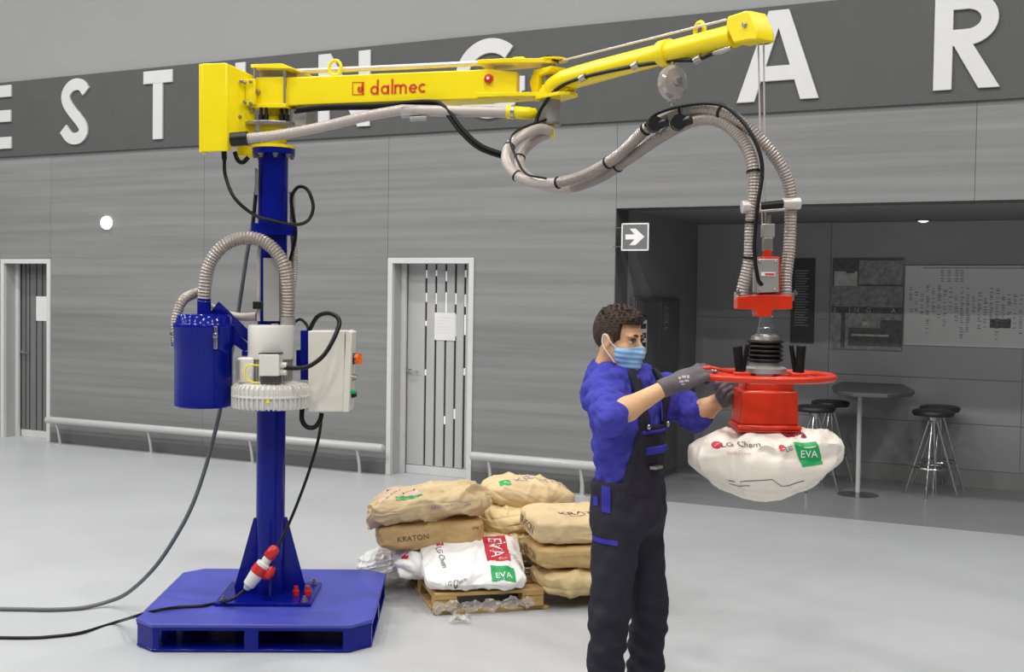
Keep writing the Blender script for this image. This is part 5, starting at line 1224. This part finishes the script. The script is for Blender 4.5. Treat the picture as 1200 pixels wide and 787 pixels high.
# ---- overalls: trousers, bib, straps
g = Grid(np.array([WBx-.26, 4.55, .0]), np.array([WBx+.28, 5.25, 1.30]), .0062)
for z, ff, fr_, rr3 in ((.98, .142, .178, .10), (.90, .15, .185, .10), (1.04, .138, .176, .06)): g.ell(L(0, 0, z), (ff, fr_, rr3), AXP, .05)
ftR, ftL = gnd(712, 850), gnd(762, 850)
ftR = np.array([at(709, 700, 4.80)[0], 4.80, 0]); ftL = np.array([at(757, 700, 4.98)[0], 4.98, 0])
hpR, hpL = L(0, .088, .86), L(0, -.088, .86)
knR = np.array([at(714, 700, 4.80)[0]+.0, 4.79, .50]); knL = np.array([at(760, 700, 4.98)[0], 4.97, .50])
for hp_, kn_, ft_ in ((hpR, knR, ftR), (hpL, knL, ftL)):
    g.cone(hp_, kn_, .104, .080, .035); g.cone(kn_, ft_+[.0, 0, .16], .080, .078, .03); g.cone(ft_+[0, 0, .17], ft_+[0, 0, .07], .082, .088, .02)
X, Y, Z = g.pts()
low = np.clip((.62-Z)/.2, 0, 1)
g.F += .007*np.sin(Z*62+X*16+Y*9)*low*np.sin(Z*17+X*30)
g.noise(.008, 26, 14, 6, (1, 1, .55)); g.noise(.006, 42, 15, 5, (1, 1, 1.4), mask=low)
g.F = np.maximum(np.maximum(g.F, Z-1.055-.0*X), .045-Z)
inn = g.F+.012
ov = g.build('overalls', M['pants'], man, 1)
def shell(name, mt, par, d, thick, region, lo, hi, h=.0045, nz=.004):
    g = Grid(np.array(lo), np.array(hi), h); torso(g, 0)
    g.cone(shR+[.01, .03, -.01], shL-[.01, .03, .01], .072, .070, .04); g.cone(L(-.035, 0, 1.44), Hd(-.042, 0, -.175), .105, .082, .04)
    for q_ in (shR, shL): g.cone(L(-.03, 0, 1.455), q_+[0, 0, .0], .088, .074, .05)
    X, Y, Z = g.pts(); f = (X-PB[0])*pf[0]+(Y-PB[1])*pf[1]; r_ = (X-PB[0])*prt[0]+(Y-PB[1])*prt[1]
    if nz: g.noise(nz, 28, 14, 5)
    g.F = np.maximum(np.maximum(g.F-d, -(g.F-d+thick)), region(f, r_, Z)); return g.build(name, mt, par, 1)
LO, HI = [WBx-.28, 4.55, .96], [WBx+.28, 5.25, 1.62]
bib = shell('bib', M['pants'], ov, .018, .022, lambda f, r_, Z: np.maximum(np.maximum(np.abs(r_)-.15+.18*np.clip(Z-1.04, 0, .3), Z-1.285), np.maximum(1.0-Z, .03-f)), LO, HI)
for s_ in (-1, 1):
    shell('strap', M['pants'], ov, .019, .016, lambda f, r_, Z: np.maximum(np.abs(r_-s_*(.085-.0*Z))-.021, np.maximum(np.maximum(1.26-Z, Z-1.515), -.03-f)), LO, HI, nz=.002)
    MB().ball(L(.136, .083*s_, 1.285), (.010, .010, .012), 10).build('buckle', M['steel'], ov)
pk = shell('bib_pocket', M['hoodied'], ov, .026, .016, lambda f, r_, Z: np.maximum(np.abs(r_+.0)-.085, np.maximum(np.abs(Z-1.185-.0*r_)-.016, .03-f)), LO, HI)
shell('bib_trim', M['hoodied'], ov, .023, .012, lambda f, r_, Z: np.maximum(np.abs(r_)-.105, np.maximum(np.abs(Z-1.262)-.007, .03-f)), LO, HI)
p = L(.146, .04, 1.118); MB(Fr(p, unit(-prt), pf)).bx(-.03, .03, -.008, .02, -.006, .006).build('bib_label', M['steel'], ov)
# pocket patches on the right hip and thigh
def patch(px0, py0, px1, py1, Y, mt, nm, th_=.02):
    bvo = BVHTree.FromPolygons([Vector(ov.matrix_world @ v.co)+Vector(org(ov)) for v in ov.data.vertices], [tuple(p.vertices) for p in ov.data.polygons])
    n = 8; P = []; Fc = []
    for i in range(n+1):
        for j in range(n+1):
            p = at(px0+(px1-px0)*i/n, py0[0]*(1-j/n)+py0[1]*j/n+(py1-py0[0])*0+(px0+(px1-px0)*i/n-px0)*.10, Y); P.append(p)
    Fc = [(i*(n+1)+j, (i+1)*(n+1)+j, (i+1)*(n+1)+j+1, i*(n+1)+j+1) for i in range(n) for j in range(n)]
    decal(ov, bvo, P, Fc, (.15, 1, 0), mt, nm, .004, .4)
patch(702, (577, 608), 713, 0, 4.6, M['hoodied'], 'pocket_trim'); patch(691, (590, 602), 697, 0, 4.6, M['hoodied'], 'pocket_trim'); patch(691, (638, 644), 722, 0, 4.6, M['hoodied'], 'pocket_flap')
# shoes
for ft_, rt_ in ((ftR, 1), (ftL, -1)):
    g = Grid(ft_+[-.16, -.22, 0], ft_+[.26, .16, .16], .006)
    d = unit(pf+prt*.15*rt_); pr_ = np.array([-d[1], d[0], 0])
    g.ell(ft_+d*.06+[0, 0, .04], (.155, .052, .045), (d, pr_, pu)); g.ell(ft_+d*(-.02)+[0, 0, .075], (.075, .05, .06), (d, pr_, pu), .03)
    X, Y, Z = g.pts(); g.F = np.maximum(g.F, .004-Z)
    so = g.build('shoe', M['shoe'], man, 1)
    MB(Fr(ft_, d, pr_)).prismz([(.055+.165*math.cos(t), .058*math.sin(t)) for t in np.linspace(0, 2*math.pi, 29)[:-1]], 0, .018).build('sole', M['shoer'], so)
# ---- gloves with five fingers closed on the handle
def glove(wr, kn, bar_c, bar_ax, side, curl_up=1, nm='glove'):
    d = unit(kn-wr); sd = unit(bar_ax-d*(bar_ax @ d)); nn = np.cross(d, sd); nn = nn if nn[2] > 0 else -nn
    lo = np.minimum(wr, kn)-.09; hi = np.maximum(wr, kn)+.11
    g = Grid(lo, hi, .0026)
    g.cone(wr-d*.045, wr+d*.01, .036, .035, .01); g.ell((wr+kn)/2, (.060, .050, .030), (d, sd, nn), .02); g.cone(wr, kn-d*.015, .030, .024, .02)
    for k in range(4):
        o_ = (1.5-k)*.0215*side; Ln = (.92, 1.05, 1.0, .80)[k]
        m0 = kn+sd*o_; g.cone(wr+sd*o_*.5+d*.03, m0, .019, .0145, .012)
        p1 = m0+d*.030*Ln-nn*.008*curl_up; p2 = p1+(d*.002-nn*.032*curl_up)*Ln; p3 = p2+(-d*.026-nn*.006*curl_up)*Ln
        g.ell(m0+nn*.003, (.017, .0115, .0155), (d, sd, nn), .006); g.cone(m0, p1, .0145, .0128, .006); g.cone(p1, p2, .0126, .0115, .004); g.cone(p2, p3, .0113, .0098, .004)
    t0 = wr+d*.035+sd*.026*side-nn*.008*curl_up; t1 = t0+d*.032+sd*.016*side-nn*.022*curl_up; t2 = t1+d*.028-sd*.010*side-nn*.014*curl_up
    g.cone(t0, t1, .017, .014, .01); g.cone(t1, t2, .0135, .0105, .006)
    X, Y, Z = g.pts(); t = (X-wr[0])*d[0]+(Y-wr[1])*d[1]+(Z-wr[2])*d[2]; g.F = np.maximum(g.F, -.03-t)
    return g.build(nm, M['glove'], man, 1)
ringL = RC+np.array([-RR*math.cos(.35), -RR*math.sin(.35), 0])
kR = RC+np.array([-RR*math.cos(.30)-.022, -RR*math.sin(.30), .012])
d0 = unit(ringL-wrR); s0 = np.array([.1, .72, .66]); s0 = unit(s0-d0*(s0 @ d0)); n0_ = np.cross(d0, s0)
gl = glove(wrR, ringL-d0*.016+n0_*.027, None, np.array([.1, .72, .66]), 1)
kL = at(853, 457, 4.86)
glove(wrL, kL, None, np.array([.55, -1, .0]), -1)
# pale print on the glove back
gbv = BVHTree.FromPolygons([Vector(v.co)+Vector(org(gl)) for v in gl.data.vertices], [tuple(p.vertices) for p in gl.data.polygons])
for k, (x0, x1, y0, y1) in enumerate(((790, 793, 444, 447), (794, 799, 442.5, 445.5), (800, 803, 442, 446), (791, 796, 448.5, 451), (797, 802, 447.5, 450), (793, 797, 452, 453.5))):
    P = [at(x0+6+(x1-x0)*i/3, y0-3+(y1-y0)*j/3, 4.55) for i in range(4) for j in range(4)]
    decal(gl, gbv, P, [(i*4+j, (i+1)*4+j, (i+1)*4+j+1, i*4+j+1) for i in range(3) for j in range(3)], (.05, 1, -.1), M['glovep'], 'glove_print', .0012, .3)
